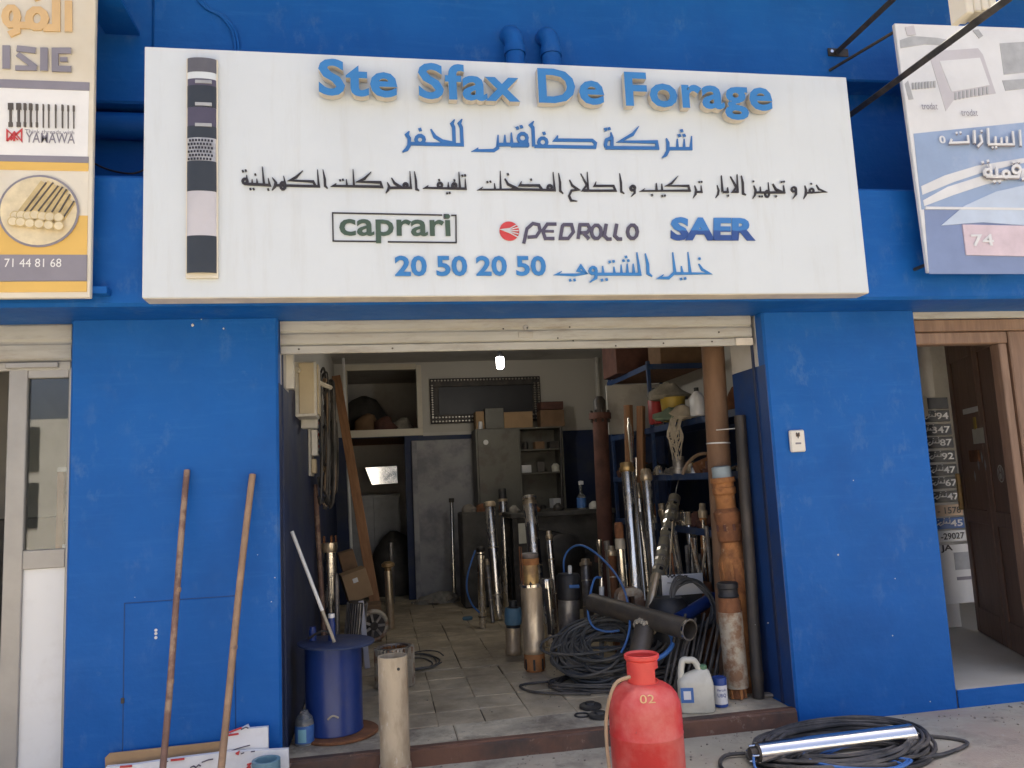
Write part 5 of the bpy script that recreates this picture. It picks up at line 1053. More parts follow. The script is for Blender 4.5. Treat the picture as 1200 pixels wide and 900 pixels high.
# rusty pumps and pipes at the right jamb
t, R, L_ = standing('casing_pipe', 'tall brown steel pipe rising behind the shutter at the right', 'pipe', (858, 806), (835, 405), 27, y=.62, parts=[('pipe', 'brown_pipe', [(0, 1), (1.25, 1)])])
MB().lathe([(L_*.70, R*1.04), (L_*.704, R*1.04)], 22, cap=False).build('tie_string', 'print_white', t, True)
tag(MB().tube([at(838, 504, .56), at(850, 503, .48), at(862, 502, .40), at(868, 502, .36)], .004, 6, 3).build('tie_string', 'print_white'), 'white string tying the dark pipe to the brown pipe', 'string')
t, R, L_ = standing('gas_pipe', 'dark grey pipe leaning against the right jamb', 'pipe', (889, 818), (867, 487), 13.5, dy=.05, parts=[('pipe', 'dark_pipe', [(0, 1), (.05, 1.02), (.08, 1.2), (.1, 1.0), (1, 1)])])
t, R, L_ = standing('rusty_pump', 'long orange rusty pump standing at the right jamb', 'pump', (880, 810), (846, 556), 27.5, dy=.03, n=26, parts=[('foot', 'rust', [(0, .9), (.03, 1)]), ('lower_body', 'rust_orange', [(.03, 1.05), (.06, 1.0), (.42, 1.05), (.44, 1.2), (.60, 1.22), (.63, .95), (.68, .88)]), ('mid_body', 'rust', [(.68, .88), (.69, 1.05), (.73, 1.08), (.75, .95), (.79, 1.15), (.82, 1.15), (.84, .85)]), ('upper_body', 'rust_orange', [(.84, .85), (.90, .85), (.91, 1.0), (.935, 1.0), (.94, .9), (.96, .9), (.962, 1.06), (.985, 1.06)]), ('head', 'pump_grey_blue', [(.985, .85), (1.035, .82), (1.04, .6)])])
ribs(t, R, L_, (.36, .2), 'rust_orange', 1.12, .02)
for i in range(8): a = 2*math.pi*i/8+.2; MB().box((R*1.18, -R*.12, L_*.46), (R*1.3, R*.12, L_*.59), rotz(a)).build('rib', 'rust_orange', t)
for i in range(6): a = 2*math.pi*i/6; MB().box((R*1.0, -R*.25, L_*.05), (R*1.13, R*.25, L_*.42), rotz(a)).build('cover_strap', 'rust_orange', t)
for i in range(8): a = 2*math.pi*i/8; MB().lathe([(L_*.735, .011), (L_*.765, .011)], 6, loc((R*1.0*math.cos(a), R*1.0*math.sin(a), 0))).build('bolt', 'rust_maroon', t, True)
t, R, L_ = standing('rusty_pump', 'cream and rust coloured pump with a black cap in front of the orange one', 'pump', (865, 818), (852, 682), 27, dy=.02, n=28, parts=[('foot', 'rust', [(0, .55), (.07, .6), (.09, .85)]), ('casing', 'cream_rust', [(.09, .95), (.12, 1), (.72, 1.02), (.74, 1.03)]), ('collar', 'rust', [(.74, 1.0), (.76, .92), (.865, .9)]), ('cap', 'black_plastic', [(.865, .86), (.88, .92), (.90, .84), (.94, .84), (.95, .92), (.99, .92), (1, .8)])])
for i in range(5): a = 2*math.pi*i/5-.3; MB().box((R*.45, -R*.1, 0), (R*.75, R*.1, L_*.08), rotz(a)).build('foot_leg', 'rust_orange', t)
o = MB().lathe([(0, .035), (.012, .04), (.02, .03)], 9, Matrix.Scale(1.5, 4, (1, 0, 0))).build('stone_chip', 'debris'); o.location = atz(900, 816); tag(o, 'pale stone chip at the foot of the dark pipe', 'stone')
t, R, L_ = standing('casing_pipe', 'maroon bolted flange pipe standing in front of the back wall', 'pipe', (712, 690), (703, 484), 18, y=3.1, parts=[('pipe', 'rust_maroon', [(0, 1.0), (.97, 1)]), ('flange', 'rust_maroon', [(.97, 1.45), (1, 1.45)]), ('cap', 'dark_metal', [(1, .8), (1.06, .8), (1.08, .4)])])
for i in range(8): a = 2*math.pi*i/8; MB().lathe([(L_*.955, .012), (L_*1.012, .012)], 6, loc((R*1.2*math.cos(a), R*1.2*math.sin(a), 0))).build('bolt', 'dark_metal', t, True)
MB().lathe([(L_*.30, R*1.5), (L_*.33, R*1.5)], 22).build('flange', 'rust_maroon', t, True)
t, R, L_ = standing('casing_pipe', 'reddish brown pipe end behind the tall pointed shaft', 'pipe', (742, 660), (736, 475), 11, y=2.6, parts=[('pipe', 'old_wood', [(0, 1), (1, 1)])])
t, R, L_ = standing('wooden_post', 'short wooden board upright beside the red brown pipe', 'board', (752, 640), (751, 476), 11, y=2.7, parts=[('board', 'old_wood', [(0, 1), (1, 1)])], n=4)

# T-shaped pipe, block with a square hole, brackets
A = at(694, 706, 1.35); B = at(808, 738, .42); d = (B-A).normalized(); R = size(25, B)/2
t = thing('tee_pipe', 'dark T-shaped steel pipe lying over the cable heap', 'pipe', M=axis_matrix(A, B)); Lt = (B-A).length
MB().lathe([(0, R*.85), (.001, R*.85), (.002, R), (Lt, R), (Lt, R*.84), (Lt*.3, R*.82)], 28, cap=False).build('pipe', 'tee_metal', t, True)
MB().lathe([(Lt-.012, R*1.01), (Lt+.003, R*1.01), (Lt+.003, R*.86)], 28, cap=False).build('cut_rim', 'steel_clean', t, True)
S = A+d*(Lt*.60); F = at(744, 786, .62)
iv = axis_matrix(A, B).inverted(); MBx = axis_matrix(iv @ S, iv @ F)
MB().lathe([(0, R*.98), ((F-S).length, R*.98), ((F-S).length, R*.8)], 26, MBx).build('branch', 'tee_metal', t, True)
b = MB()
for i in range(22):
    a = 2*math.pi*i/22; b.lathe([(-.018, .008), (0, .016), (.018, .008)], 6, MBx @ loc((R*1.0*math.cos(a), R*1.0*math.sin(a), R*.95+random.uniform(-.01, .01))))
b.build('weld', 'cream_rust', t, True)
P = at(738, 716, 1.35); R = size(34, P)/2
t = thing('pierced_block', 'rusty rounded block with a square hole standing behind the tee pipe', 'block', (P.x, P.y, P.z)); n = 24
b = MB(); outer = [(R*.95*math.copysign(abs(math.cos(a))**.6, math.cos(a)), R*math.copysign(abs(math.sin(a))**.6, math.sin(a))+R*.6) for a in [2*math.pi*i/n for i in range(n)]]
inner = []
for i in range(n):
    a = 2*math.pi*i/n; k_ = max(abs(math.cos(a)), abs(math.sin(a))); inner.append((R*.28*math.cos(a)/k_, R*.28*math.sin(a)/k_+R*.75))
vs = [(x, -.05, z) for x, z in outer]+[(x, -.05, z) for x, z in inner]+[(x, .05, z) for x, z in outer]+[(x, .05, z) for x, z in inner]; fs = []
for i in range(n):
    j = (i+1) % n; fs += [(i, j, n+j, n+i), (2*n+j, 2*n+i, 3*n+i, 3*n+j), (j, i, 2*n+i, 2*n+j), (n+i, n+j, 3*n+j, 3*n+i)]
b.add(vs, fs).build('block', 'cream_rust', t); MB().box((-R*.7, -.06, FLOOR-P.z), (R*.7, .06, -R*.38)).build('stand', 'rust_maroon', t)
P = atz(712, 752); t = thing('angle_bracket', 'rusty angle bracket lying against the coil', 'bracket', (P.x, P.y+.2, FLOOR))
MB().box((-.18, -.02, .13), (.12, .12, .15), bev=.003).build('plate', 'rust', t); MB().box((-.05, -.02, 0), (.03, .0, .13), bev=.003).build('web', 'rust', t); MB().box((.02, -.03, .0), (.16, -.015, .14), Matrix.Rotation(-.5, 4, 'Y'), bev=.003).build('plate', 'rust', t)
# white placard and dark crate
P = at(797, 700, 1.15); t = thing('placard', 'white printed placard leaning in the cable heap', 'placard', (0, 0, 0)); A = at(777, 699, 1.15); B = at(812, 671, 1.2)
MB().box((A.x, 1.15, A.z), (B.x+.06, 1.165, B.z), bev=.002).build('sheet', 'can_white', t)
k = Ink(1.147, 690, 660, 6.43, 8)
k.stroke([(585, 88), (600, 105), (612, 85), (625, 108), (645, 88), (652, 108)]).stroke([(668, 85), (690, 108)]).stroke([(690, 85), (668, 108)]).stroke([(700, 90), (702, 110)]).stroke([(715, 90), (740, 95), (720, 110)]).stroke([(590, 148), (650, 150)], 5); k.build('lettering', 'black_ink', t)
MB().box((A.x-.02, 1.17, FLOOR), (B.x+.05, 1.3, B.z-.04)).build('backing', 'bench_dark', t)
t, R, L_ = standing('electric_motor', 'black round motor lying behind the tee pipe', 'motor', (786, 745), (783, 700), 46, y=1.0, parts=[('shell', 'black_plastic', [(0, .9), (.05, 1), (.9, 1), (1, .7)])])
A = at(800, 723, .85); B = at(836, 700, 1.05)
t = thing('dark_pipe', 'short dark blue pipe slanting above the tee pipe', 'pipe', M=axis_matrix(A, B)); MB().lathe([(-.05, size(16, A)/2), ((B-A).length, size(16, A)/2*.9)], 18).build('pipe', 'barrel_blue', t, True)
t = coil('cable_coil', 'blue grey coil of cable hung beside the white placard', None, .17, .21, 9, .0075, 'cable_grey', .05, .03, M=loc(at(812, 708, .98)) @ Matrix.Rotation(rad(72), 4, 'X') @ rotz(.4), seg=12)
t, R, L_ = standing('electric_motor', 'rusty red motor end behind the hung coil', 'motor', (826, 735), (824, 682), 30, y=1.25, parts=[('shell', 'rust', [(0, 1), (.8, 1), (1, .6)])])
b = MB(); t = thing('cable_bundle', 'bundle of dark cables hanging below the tee pipe end', 'cable bundle', (0, 0, 0))
for i in range(16):
    x = 782+i*4.6+random.uniform(-3, 3); yy = .55+random.uniform(-.05, .2)
    MB().tube([at(x+14+random.uniform(-6, 6), 730+random.uniform(-12, 14), yy+.1), at(x+6, 760, yy), at(x, 788, yy-.02), Vector((at(x-6, 800, yy).x, yy, FLOOR+.01))], .010, 6, 4).build('cable', 'cable_black', t, True)
b = thing('tangle', 'tangle of thin wires and shafts filling the dark corner under the shelf', 'wire tangle', (0, 0, 0))
for i in range(44):
    x = random.uniform(776, 838); yy = random.uniform(1.3, 2.0); l_ = random.uniform(30, 95); lean = random.uniform(-22, 22)
    p0 = at(x, 700, yy); p1 = at(x+lean, 700-l_, yy+random.uniform(-.1, .2)); p0.z = FLOOR
    MB().tube([p0, (p0+p1)/2+Vector((random.uniform(-.05, .05), random.uniform(-.05, .05), 0)), p1], random.choice((.006, .008, .012, .018)), 7, 4).build('shaft', random.choice(('steel_dull', 'steel', 'cable_black', 'rust', 'steel', 'steel_dirty', 'cream_rust')), b, True)

# big coil of grey cable
cc = atz(702, 800); M = loc((cc.x+.12, cc.y+.14, FLOOR+.16)) @ rotz(rad(-22)) @ Matrix.Rotation(rad(30), 4, 'X') @ Matrix.Rotation(rad(-8), 4, 'Y')
t = coil('cable_coil', 'big heap of coiled dark grey cable on the floor behind the gas bottle', None, .46, .36, 38, .0105, 'cable_grey', .07, .13, M=M, seg=13, spread=.62)
t = coil('cable_coil', 'loose black cable loops at the bottom of the grey heap', Vector((cc.x+.05, cc.y-.02, FLOOR)), .44, .30, 9, .009, 'cable_black', .05, .02, seg=13, loose=([(-.35, .1, .02), (-.62, .12, .01), (-.55, -.12, .01), (-.2, -.3, .012)],))
c2 = atz(770, 808); t = coil('cable_coil', 'black cable loops squeezed between gas bottle and jerrycan', Vector((c2.x, c2.y+.25, FLOOR)), .28, .26, 12, .010, 'cable_black', .05, .14, seg=12, spread=.4)
c3 = atz(486, 778); t = coil('cable_coil', 'thin grey cable loops on the floor behind the motor casing', Vector((c3.x, c3.y, FLOOR)), .26, .34, 4, .006, 'cable_grey', .06, .0, seg=12, spread=.35)
# blue hoses
t = thing('blue_hose', 'blue cable arching from the stocky pump over the tee pipe', 'cable', (0, 0, 0))
MB().tube([at(x, y, q) for x, y, q in ((661, 672, 2.1), (661, 655, 2.1), (668, 643, 2.05), (681, 639, 1.9), (698, 648, 1.75), (718, 668, 1.5), (731, 690, 1.2), (737, 715, .95), (738, 735, .85), (734, 752, .85), (728, 765, .85))], .009, 8, 5).build('cable', 'cable_blue', t, True)
t = thing('blue_hose', 'blue cable looping down in front of the small white motor', 'cable', (0, 0, 0))
MB().tube([at(x, y, q) for x, y, q in ((704, 677, 1.5), (697, 678, 1.45), (692, 695, 1.4), (689, 718, 1.35), (695, 734, 1.3), (710, 740, 1.25), (726, 739, 1.2))], .009, 8, 5).build('cable', 'cable_blue', t, True)
t = thing('blue_hose', 'bright blue hose curling under the tee pipe branch', 'cable', (0, 0, 0))
MB().tube([at(x, y, q) for x, y, q in ((768, 773, .55), (780, 766, .55), (788, 755, .6), (786, 744, .7), (778, 735, .8))], .016, 8, 5).build('hose', 'cable_blue', t, True)
t = thing('blue_hose', 'pale blue cable hanging beside the slim pumps', 'cable', (0, 0, 0))
MB().tube([at(x, y, 3.5) for x, y in ((557, 645), (549, 670), (547, 690), (553, 708), (562, 718))], .009, 7, 5).build('cable', 'cable_blue', t, True)
# rubber bits on the floor
for px, py, w_, lb in ((692, 827, 26, 'round black rubber pad nearer the cable heap'), (703, 838, 26, 'thick black rubber pad nearest the gas bottle')):
    P = atz(px, py+3); t = thing('rubber_pad', lb, 'pad', P); R = size(w_, P)/2
    MB().lathe([(0, R*.9), (.006, R), (.022, R), (.028, R*.85)], 20).build('pad', 'black_plastic', t, True); MB().lathe([(.028, R*.5), (.04, R*.45)], 14).build('boss', 'black_plastic', t, True)
P = atz(682, 839); t = MB().tube([(.045*math.cos(a), .045*math.sin(a), .006) for a in [2*math.pi*i/16 for i in range(16)]], .006, 6, 1, closed=True).build('rubber_ring', 'black_plastic', None, True); t.location = P; tag(t, 'thin black rubber ring lying on the threshold', 'ring')
o = MB().lathe([(0, .055), (.02, .06), (.03, .05), (.03, .03)], 16).build('bottle_cap', 'pump_blue', None, True); o.location = atz(548, 726); tag(o, 'dim blue plastic dish on the floor near the slim pumps', 'dish')

random.seed(31)
fit = ['rusty elbow', 'grey coupling', 'short pipe stub', 'dirty valve body', 'worn impeller', 'threaded sleeve', 'flanged ring', 'brown casting']
spot = ['by the black motor', 'behind the white placard', 'under the shelf edge', 'beside the pierced block', 'deep in the corner', 'behind the orange pump', 'near the leaning perforated pump', 'below the eye level shelf']
for i in range(24):
    x = random.uniform(1.95, 2.58); y = random.uniform(1.25, 2.6); r = random.uniform(.05, .09); h = random.uniform(.1, .5); m = random.choice(('rust', 'steel_dull', 'dark_metal', 'rust_maroon', 'steel_dirty', 'cream_rust', 'steel'))
    t = thing('fitting', fit[i % 8]+' '+spot[(i//8+i) % 8]+(' on the floor', ', second one back', ', farthest back')[i//8], 'fitting', M=loc((x, y, FLOOR+.01)) @ rotz(random.uniform(0, 6)) @ Matrix.Rotation(random.uniform(-.18, .18), 4, 'X'), group='fittings heaped in the right corner')
    MB().lathe([(0, r), (h*.2, r), (h*.22, r*.75), (h*.8, r*.72), (h*.82, r*.95), (h, r*.95), (h, r*.6)], 16).build('body', m, t, True)
    MB().lathe([(h*.1, r*1.2), (h*.16, r*1.2)], 16).build('flange', random.choice(('rust', 'dark_metal', m)), t, True)
# more bodies in the crowd of pumps
extra = [('borehole_pump', 'slender steel pump half hidden between the tall capped pumps', (762, 705), (747, 566), 8, 2.15, 'steel'), ('borehole_pump', 'tarnished pump right behind the perforated section', (795, 700), (775, 590), 9, 2.2, 'steel_dirty'), ('borehole_pump', 'short dull pump behind the stocky black topped one', (690, 720), (686, 655), 12, 2.9, 'steel_dull'), ('borehole_pump', 'slim polished pump right of the thick tall one', (652, 720), (643, 622), 7, 3.3, 'steel'), ('borehole_pump', 'brown stained pump at the foot of the maroon pipe', (722, 715), (716, 640), 9, 2.0, 'rust'), ('borehole_pump', 'slim dull pump between the two left slim ones', (577, 722), (570, 655), 5, 3.9, 'steel_dull'), ('borehole_pump', 'narrow steel tube beneath the eye level shelf', (815, 705), (806, 600), 7, 1.75, 'steel'), ('borehole_pump', 'rust stained tube beside the brown casing pipe', (830, 715), (823, 590), 9, 1.5, 'rust_orange')]
for nm, lb, b_, t_, w_, y_, m_ in extra:
    t, R, L_ = standing(nm, lb, 'pump', b_, t_, w_, y=y_, dy=.12, group=GP, parts=[('casing', m_, [(0, .9), (.02, 1), (.9, 1)]), ('cap', 'steel_dirty', [(.9, 1.05), (.91, 1.22), (.95, 1.22), (.96, .9), (1, .85)])]); ribs(t, R, L_, (.35, .7), 'steel_dirty', 1.06)

# ================================================================== left side of the workshop
WX = -.578
def wallL(px, py, off=0.): return atx(px, py, WX+off)
A = wallL(341, 488); B = wallL(362, 426)
P = at(350, 490, 1.0)
t = thing('electric_box', 'cream electrical meter box high on the left workshop wall', 'electrical box', (WX, 1.0, at(350, 489, 1.0).z)); h = at(350, 425, 1.0).z-t.location.z
MB().box((.0, -.05, 0), (.15, .22, h), bev=.006).build('case', 'elec_white', t); MB().box((.03, -.062, .02), (.135, -.051, h-.01), bev=.003).build('cover', 'elec_cream', t); MB().box((.151, .01, .02), (.162, .2, h-.01), bev=.003).build('cover', 'elec_cream', t)
MB().box((.01, .26, -.06), (.13, .36, .10), bev=.005).build('junction', 'elec_white', t)
t = thing('wall_trunking', 'white plastic trunking and bracket above the meter box', 'trunking', (WX, .4, 0)); MB().box((.0, .0, 2.27), (.05, .07, 2.5), bev=.004).build('duct', 'elec_white', t); MB().tube([(.02, .5, 2.47), (.12, .9, 2.44), (.22, 1.1, 2.41)], .018, 7, 3).build('bracket', 'print_cream', t)
bz = at(363, 558, 2.1).z; bt = at(363, 500, 2.1).z
t = thing('wiring_board', 'grey board with tangled cables and sockets on the left wall', 'wiring board', (WX, 2.0, bz)); h = bt-bz
MB().box((.002, -.06, 0), (.02, .32, h+.02), bev=.004).build('board', 'elec_white', t); MB().box((.021, .0, .02), (.06, .12, .14), bev=.005).build('socket', 'elec_cream', t); MB().box((.021, .05, .17), (.07, .24, h-.03), bev=.005).build('socket', 'print_white', t)
for i in range(6): MB().box((.071, .13, .19+.05*i), (.078, .17, .215+.05*i)).build('breaker', 'red_plastic' if i % 2 else 'black_plastic', t)
for i in range(26):
    y0 = random.uniform(-.05, .5); d_ = random.uniform(.08, .20); top = h+random.uniform(-.1, .55); bot = random.uniform(-.25, .15)
    MB().tube([(d_*.6, y0+.12, top-.08), (d_, y0+.05, top), (d_+.02, y0, top-.1), (d_+.02, y0+.03, (top+bot)/2), (d_, y0+.06, bot), (d_*.7, y0+.14, bot+.06)], random.choice((.008, .010, .013)), 6, 4).build('cable', random.choice(('cable_black', 'cable_black', 'cable_black', 'cable_grey', 'hose_tan', 'cable_black')), t, True)
for i in range(4):
    MB().tube([(.07, .55+.03*i, h+.42-.03*i), (.1, .62+.02*i, h+.5-.04*i), (.1, .68+.015*i, h+.2), (.1, .70, -.2), (.07, .66, -.28+.02*i)], .013, 7, 4).build('cable', ('cable_black', 'cable_black', 'hose_tan', 'cable_black')[i], t, True)
t, R, L_ = standing('brown_pole', 'rusty brown pole standing along the left wall', 'pole', (378, 715), (369, 568), 6, y=2.4, dy=.1, parts=[('pole', 'rod_rust', [(0, 1), (1, 1)])])
t, R, L_ = standing('borehole_pump', 'grimy steel pump standing behind the blue drum', 'pump', (388, 718), (386, 636), 15, y=2.55, parts=[('casing', 'steel', [(0, .95), (.02, 1), (.92, 1)]), ('head', 'steel_dirty', [(.92, 1.1), (.96, 1.25), (1, 1.2)])])
for i in range(5): a = 2*math.pi*i/5; MB().lathe([(L_, .008), (L_+.06, .008)], 6, loc((R*1.0*math.cos(a), R*1.0*math.sin(a), 0))).build('stud', 'rust', t, True)
t, R, L_ = standing('borehole_pump', 'short thin pump beside the grimy steel one', 'pump', (395, 722), (394, 672), 6, y=2.4, parts=[('casing', 'steel_dull', [(0, .95), (.9, 1), (1, .6)])])
B = atz(446, 745); T = at(394, 441, 5.6)
t = thing('wood_plank', 'long reddish brown plank leaning to the upper left', 'plank', M=axis_matrix(B, T)); MB().box((-.055, -.02, 0), (.055, .02, (T-B).length), bev=.004).build('plank', 'old_wood', t)
t, R, L_ = standing('wall_pipe', 'pale grey pipe running up the back left corner', 'pipe', (412, 650), (402, 418), 3.6, y=5.7, parts=[('pipe', 'panel_white', [(0, 1), (1, 1)])])
def obox(name, label, cat, px, py, y, w_, h_, d_, rz=0., ry=0., m='cardboard', group=None, flaps=False, z=None):
    P = at(px, py, y)
    if z is not None: P.z = z
    W_ = size(w_, P); H = size(h_, P); t = thing(name, label, cat, M=loc(P) @ rotz(rz) @ Matrix.Rotation(ry, 4, 'Y'), group=group)
    MB().box((-W_/2, 0, 0), (W_/2, d_, H), bev=.004).build('box', m, t)
    if flaps: MB().box((-W_/2, .0, H), (W_/2, .006, H+.09), Matrix.Rotation(.0, 4, 'X')).build('flap', m, t); MB().box((-.006, 0, H), (.006, d_, H+.07), loc((W_/2, 0, 0))).build('flap', m, t)
    return t, W_, H
obox('carton', 'dark carton standing on the floor under the tilted brown one', 'carton', 428, 742, 3.35, 38, 42, .3, 0, 0, 'cardboard_dark', z=FLOOR)
t, W_, H = obox('carton', 'tilted brown carton leaning among the plank and pumps', 'carton', 424, 702, 3.25, 29, 33, .28, .15, rad(-16), 'cardboard'); MB().box((-.03, -.004, H*.62), (.02, -.0005, H*.78)).build('arrow_print', 'print_white', t)
obox('carton', 'dark reddish carton behind the tilted brown one', 'carton', 412, 672, 3.5, 18, 26, .22, .1, rad(-14), 'cardboard_dark')
P = at(412, 752, 2.3); t = thing('motor_casing', 'dark finned motor casing leaning beside the drum', 'motor', M=loc(Vector((P.x, P.y, FLOOR))) @ Matrix.Rotation(rad(6), 4, 'Y')); R = size(24, P)/2; h = at(412, 705, P.y).z-FLOOR
MB().lathe([(0, R*.86), (h, R*.86), (h, R*.6)], 26).build('shell', 'dark_metal', t, True)
for i in range(26): a = 2*math.pi*i/26; MB().box((R*.84, -.003, .01), (R*1.02, .003, h-.01), rotz(a)).build('fin', 'steel_dull', t)
B = at(430, 752, 2.2); B.z = FLOOR; T = at(423, 704, 2.25); t = thing('metal_strip', 'pale grey flat strip leaning on the motor casing', 'strip', M=axis_matrix(B, T)); MB().box((-.022, -.003, 0), (.022, .003, (T-B).length), bev=.001).build('strip', 'faded_lilac', t)
P = atz(438, 753); t = thing('cart_wheel', 'pale rimmed wheel standing on the floor behind the drum', 'wheel', M=loc(Vector((P.x, P.y, FLOOR+size(19, P)))) @ rotz(.35) @ Matrix.Rotation(math.pi/2, 4, 'X')); R = size(19, P)
MB().tube([(R*.86*math.cos(a), R*.86*math.sin(a), 0) for a in [2*math.pi*i/28 for i in range(28)]], R*.15, 10, 1, closed=True).build('tyre', 'cream_rust', t, True); MB().lathe([(-.02, R*.72), (.0, R*.74), (.02, R*.72), (.02, R*.6), (.0, R*.3), (.03, R*.25), (.03, .01)], 28).build('hub', 'dark_metal', t, True)
for i in range(7): a = 2*math.pi*i/7; MB().box((R*.25, -.012, .0), (R*.72, .012, .025), rotz(a)).build('spoke', 'steel_dull', t)
t, R, L_ = standing('borehole_pump', 'steel pump with flared top beside the leaning plank', 'pump', (458, 737), (454.5, 658), 9.5, parts=[('casing', 'steel_dirty', [(0, .9), (.03, 1), (.86, 1)]), ('head', 'brass', [(.86, .8), (.9, .8), (.93, 1.6), (.97, 1.6), (1, .9)])])
# ---- back of the shop
t = thing('wall_mirror', 'small tilted mirror in the dark back doorway', 'mirror', (0, 0, 0)); q = [at(x, y, 7.2) for x, y in ((436, 568), (466, 566), (465, 546), (428, 548))]
MB().add([(p.x, p.y+(p.z-q[0].z)*.02, p.z) for p in q]+[(p.x, p.y+.03, p.z) for p in q], [(0, 1, 2, 3), (7, 6, 5, 4), (0, 4, 5, 1), (1, 5, 6, 2), (2, 6, 7, 3), (3, 7, 4, 0)]).build('glass', 'mirror', t)
t = thing('back_table', 'pale cabinet dimly seen through the back doorway', 'cabinet', (at(440, 620, 7.3).x, 7.4, 0)); zt = at(440, 575, 7.4).z; MB().box((-.38, 0, .1), (.38, .5, zt-.06), bev=.01).build('body', 'faded_grey', t); MB().box((-.02, -.02, .2), (.36, -.001, zt-.1), bev=.01).build('door', 'faded_grey', t)
b = MB(); P = at(460, 622, 6.9); t = thing('dark_sack', 'dark sack slumped in the back doorway', 'sack', (P.x, 6.85, .09))
sec = []; zt = P.z-.09
for f, r in ((0, .9), (.2, 1), (.5, .95), (.75, .8), (.92, .5), (1, .15)): sec.append((zt*f, .33*r, .25*r, .03*math.sin(f*9), .02*math.cos(f*7)))
loft(sec, 22, 2.2).build('sack', 'bench_dark', t, True)
t, R, L_ = standing('borehole_pump', 'dim pipe standing in the back doorway', 'pipe', (459, 680), (458, 636), 6, y=5.9, parts=[('casing', 'steel_dull', [(0, 1), (1, 1)])])
D0 = at(482, 515, 6.15); D1 = at(553, 515, 6.15)
t = thing('panel_door', 'scuffed grey door leaning on the back wall right of the dark doorway', 'door', (D0.x, 6.13, FLOOR)); MB().box((0, 0, 0), (D1.x-D0.x, .045, D0.z-FLOOR-.02), bev=.005).build('leaf', 'door_grey', t); MB().box((.0, -.012, 0), (.07, -.0005, D0.z-FLOOR-.03), bev=.003).build('stile', 'door_grey', t)
# picture frame
F0 = at(505, 497, 6.17); F1 = at(632, 441, 6.17)
t = thing('picture_frame', 'wide dark framed picture with beaded silver border', 'picture', (F0.x, 6.17, F0.z)); W_, H = F1.x-F0.x, F1.z-F0.z; e = .12
MB().box((e, -.01, e), (W_-e, .02, H-e)).build('picture', 'picture_black', t)
for a, b_ in (((0, 0), (W_, e)), ((0, H-e), (W_, H)), ((0, e), (e, H-e)), ((W_-e, e), (W_, H-e))): MB().box((a[0], -.03, a[1]), (b_[0], .025, b_[1]), bev=.006).build('frame_rail', 'dark_metal', t)
bd_ = MB(); nb = 34
for i in range(nb):
    for z in (.03, .085, H-.03): bd_.lathe([(-.012, .004), (-.006, .014), (.006, .014), (.012, .004)], 6, loc((.03+(W_-.06)*i/(nb-1), -.034, z)))
for i in range(14):
    for x in (.03, W_-.03, W_-.085): bd_.lathe([(-.012, .004), (-.006, .014), (.006, .014), (.012, .004)], 6, loc((x, -.034, .1+(H-.2)*i/13)))
bd_.build('beading', 'frame_silver', t, True)['kind'] = 'stuff'
# bulb
P = at(586, 424, 3.4); t = thing('light_bulb', 'lit white bulb hanging under the workshop ceiling', 'bulb', P); R = size(9, P)/2; H = size(17, P)
MB().lathe([(-H/2, R*.5), (-H*.42, R*.9), (-H*.2, R), (H*.3, R), (H*.34, R*.6)], 20).build('globe', 'bulb', t, True); MB().lathe([(H*.34, R*.6), (H*.7, R*.6)], 12).build('socket', 'black_plastic', t, True); MB().tube([(0, 0, H*.7), (0, 0, 3.34-P.z)], .004, 6, 1).build('cord', 'cable_black', t)
pl = bpy.data.lights.new('bulb_light', 'POINT'); pl.energy = 5; pl.shadow_soft_size = R; pl.color = (1, .97, .92); po_ = bpy.data.objects.new('bulb_light', pl); COL.objects.link(po_); po_.parent = t; po_.location = (0, 0, -H*.75)
o = MB().lathe([(0, .05), (.03, .06), (.05, .03)], 14, Matrix.Rotation(math.pi/2, 4, 'X')).build('ceiling_rose', 'print_cream', None, True); o.location = at(666, 413, 6.19); tag(o, 'round pale fitting high on the back wall', 'fitting')
# cabinet
C0 = at(557, 503, 5.55); C1 = at(608, 503, 5.55); C2 = at(659, 503, 5.55); zt = C0.z
t = thing('metal_cabinet', 'grey metal cabinet with one door and open shelves at the back', 'cabinet', (C0.x, 5.55, FLOOR)); H = zt-FLOOR; W1 = C1.x-C0.x; W2 = C2.x-C0.x
for a, b_ in (((0, .0, 0), (.02, .45, H)), ((W2-.02, .0, 0), (W2, .45, H)), ((W1-.01, .0, 0), (W1+.01, .44, H-.021)), ((.021, .43, 0), (W2-.021, .45, H-.021)), ((.021, .0, H-.02), (W2-.021, .45, H))): MB().box(a, b_).build('carcass', 'cabinet', t)
d_ = MB().box((.022, -.02, .02), (W1-.012, -.001, H-.01), bev=.004).build('door', 'cabinet', t); MB().lathe([(0, .035), (.004, .03)], 14, loc((.13, -.021, H-.18)) @ Matrix.Rotation(math.pi/2, 4, 'X')).build('sticker', 'print_white', d_)
for f in (.25, .5, .72, .86): MB().box((W1+.011, .02, H*f), (W2-.021, .428, H*f+.018)).build('shelf', 'cabinet', t)
cab = t.location.copy()
random.seed(3)
lbl = ['on the top cabinet shelf', 'on the upper middle cabinet shelf', 'on the lower middle cabinet shelf', 'on the lowest cabinet shelf']
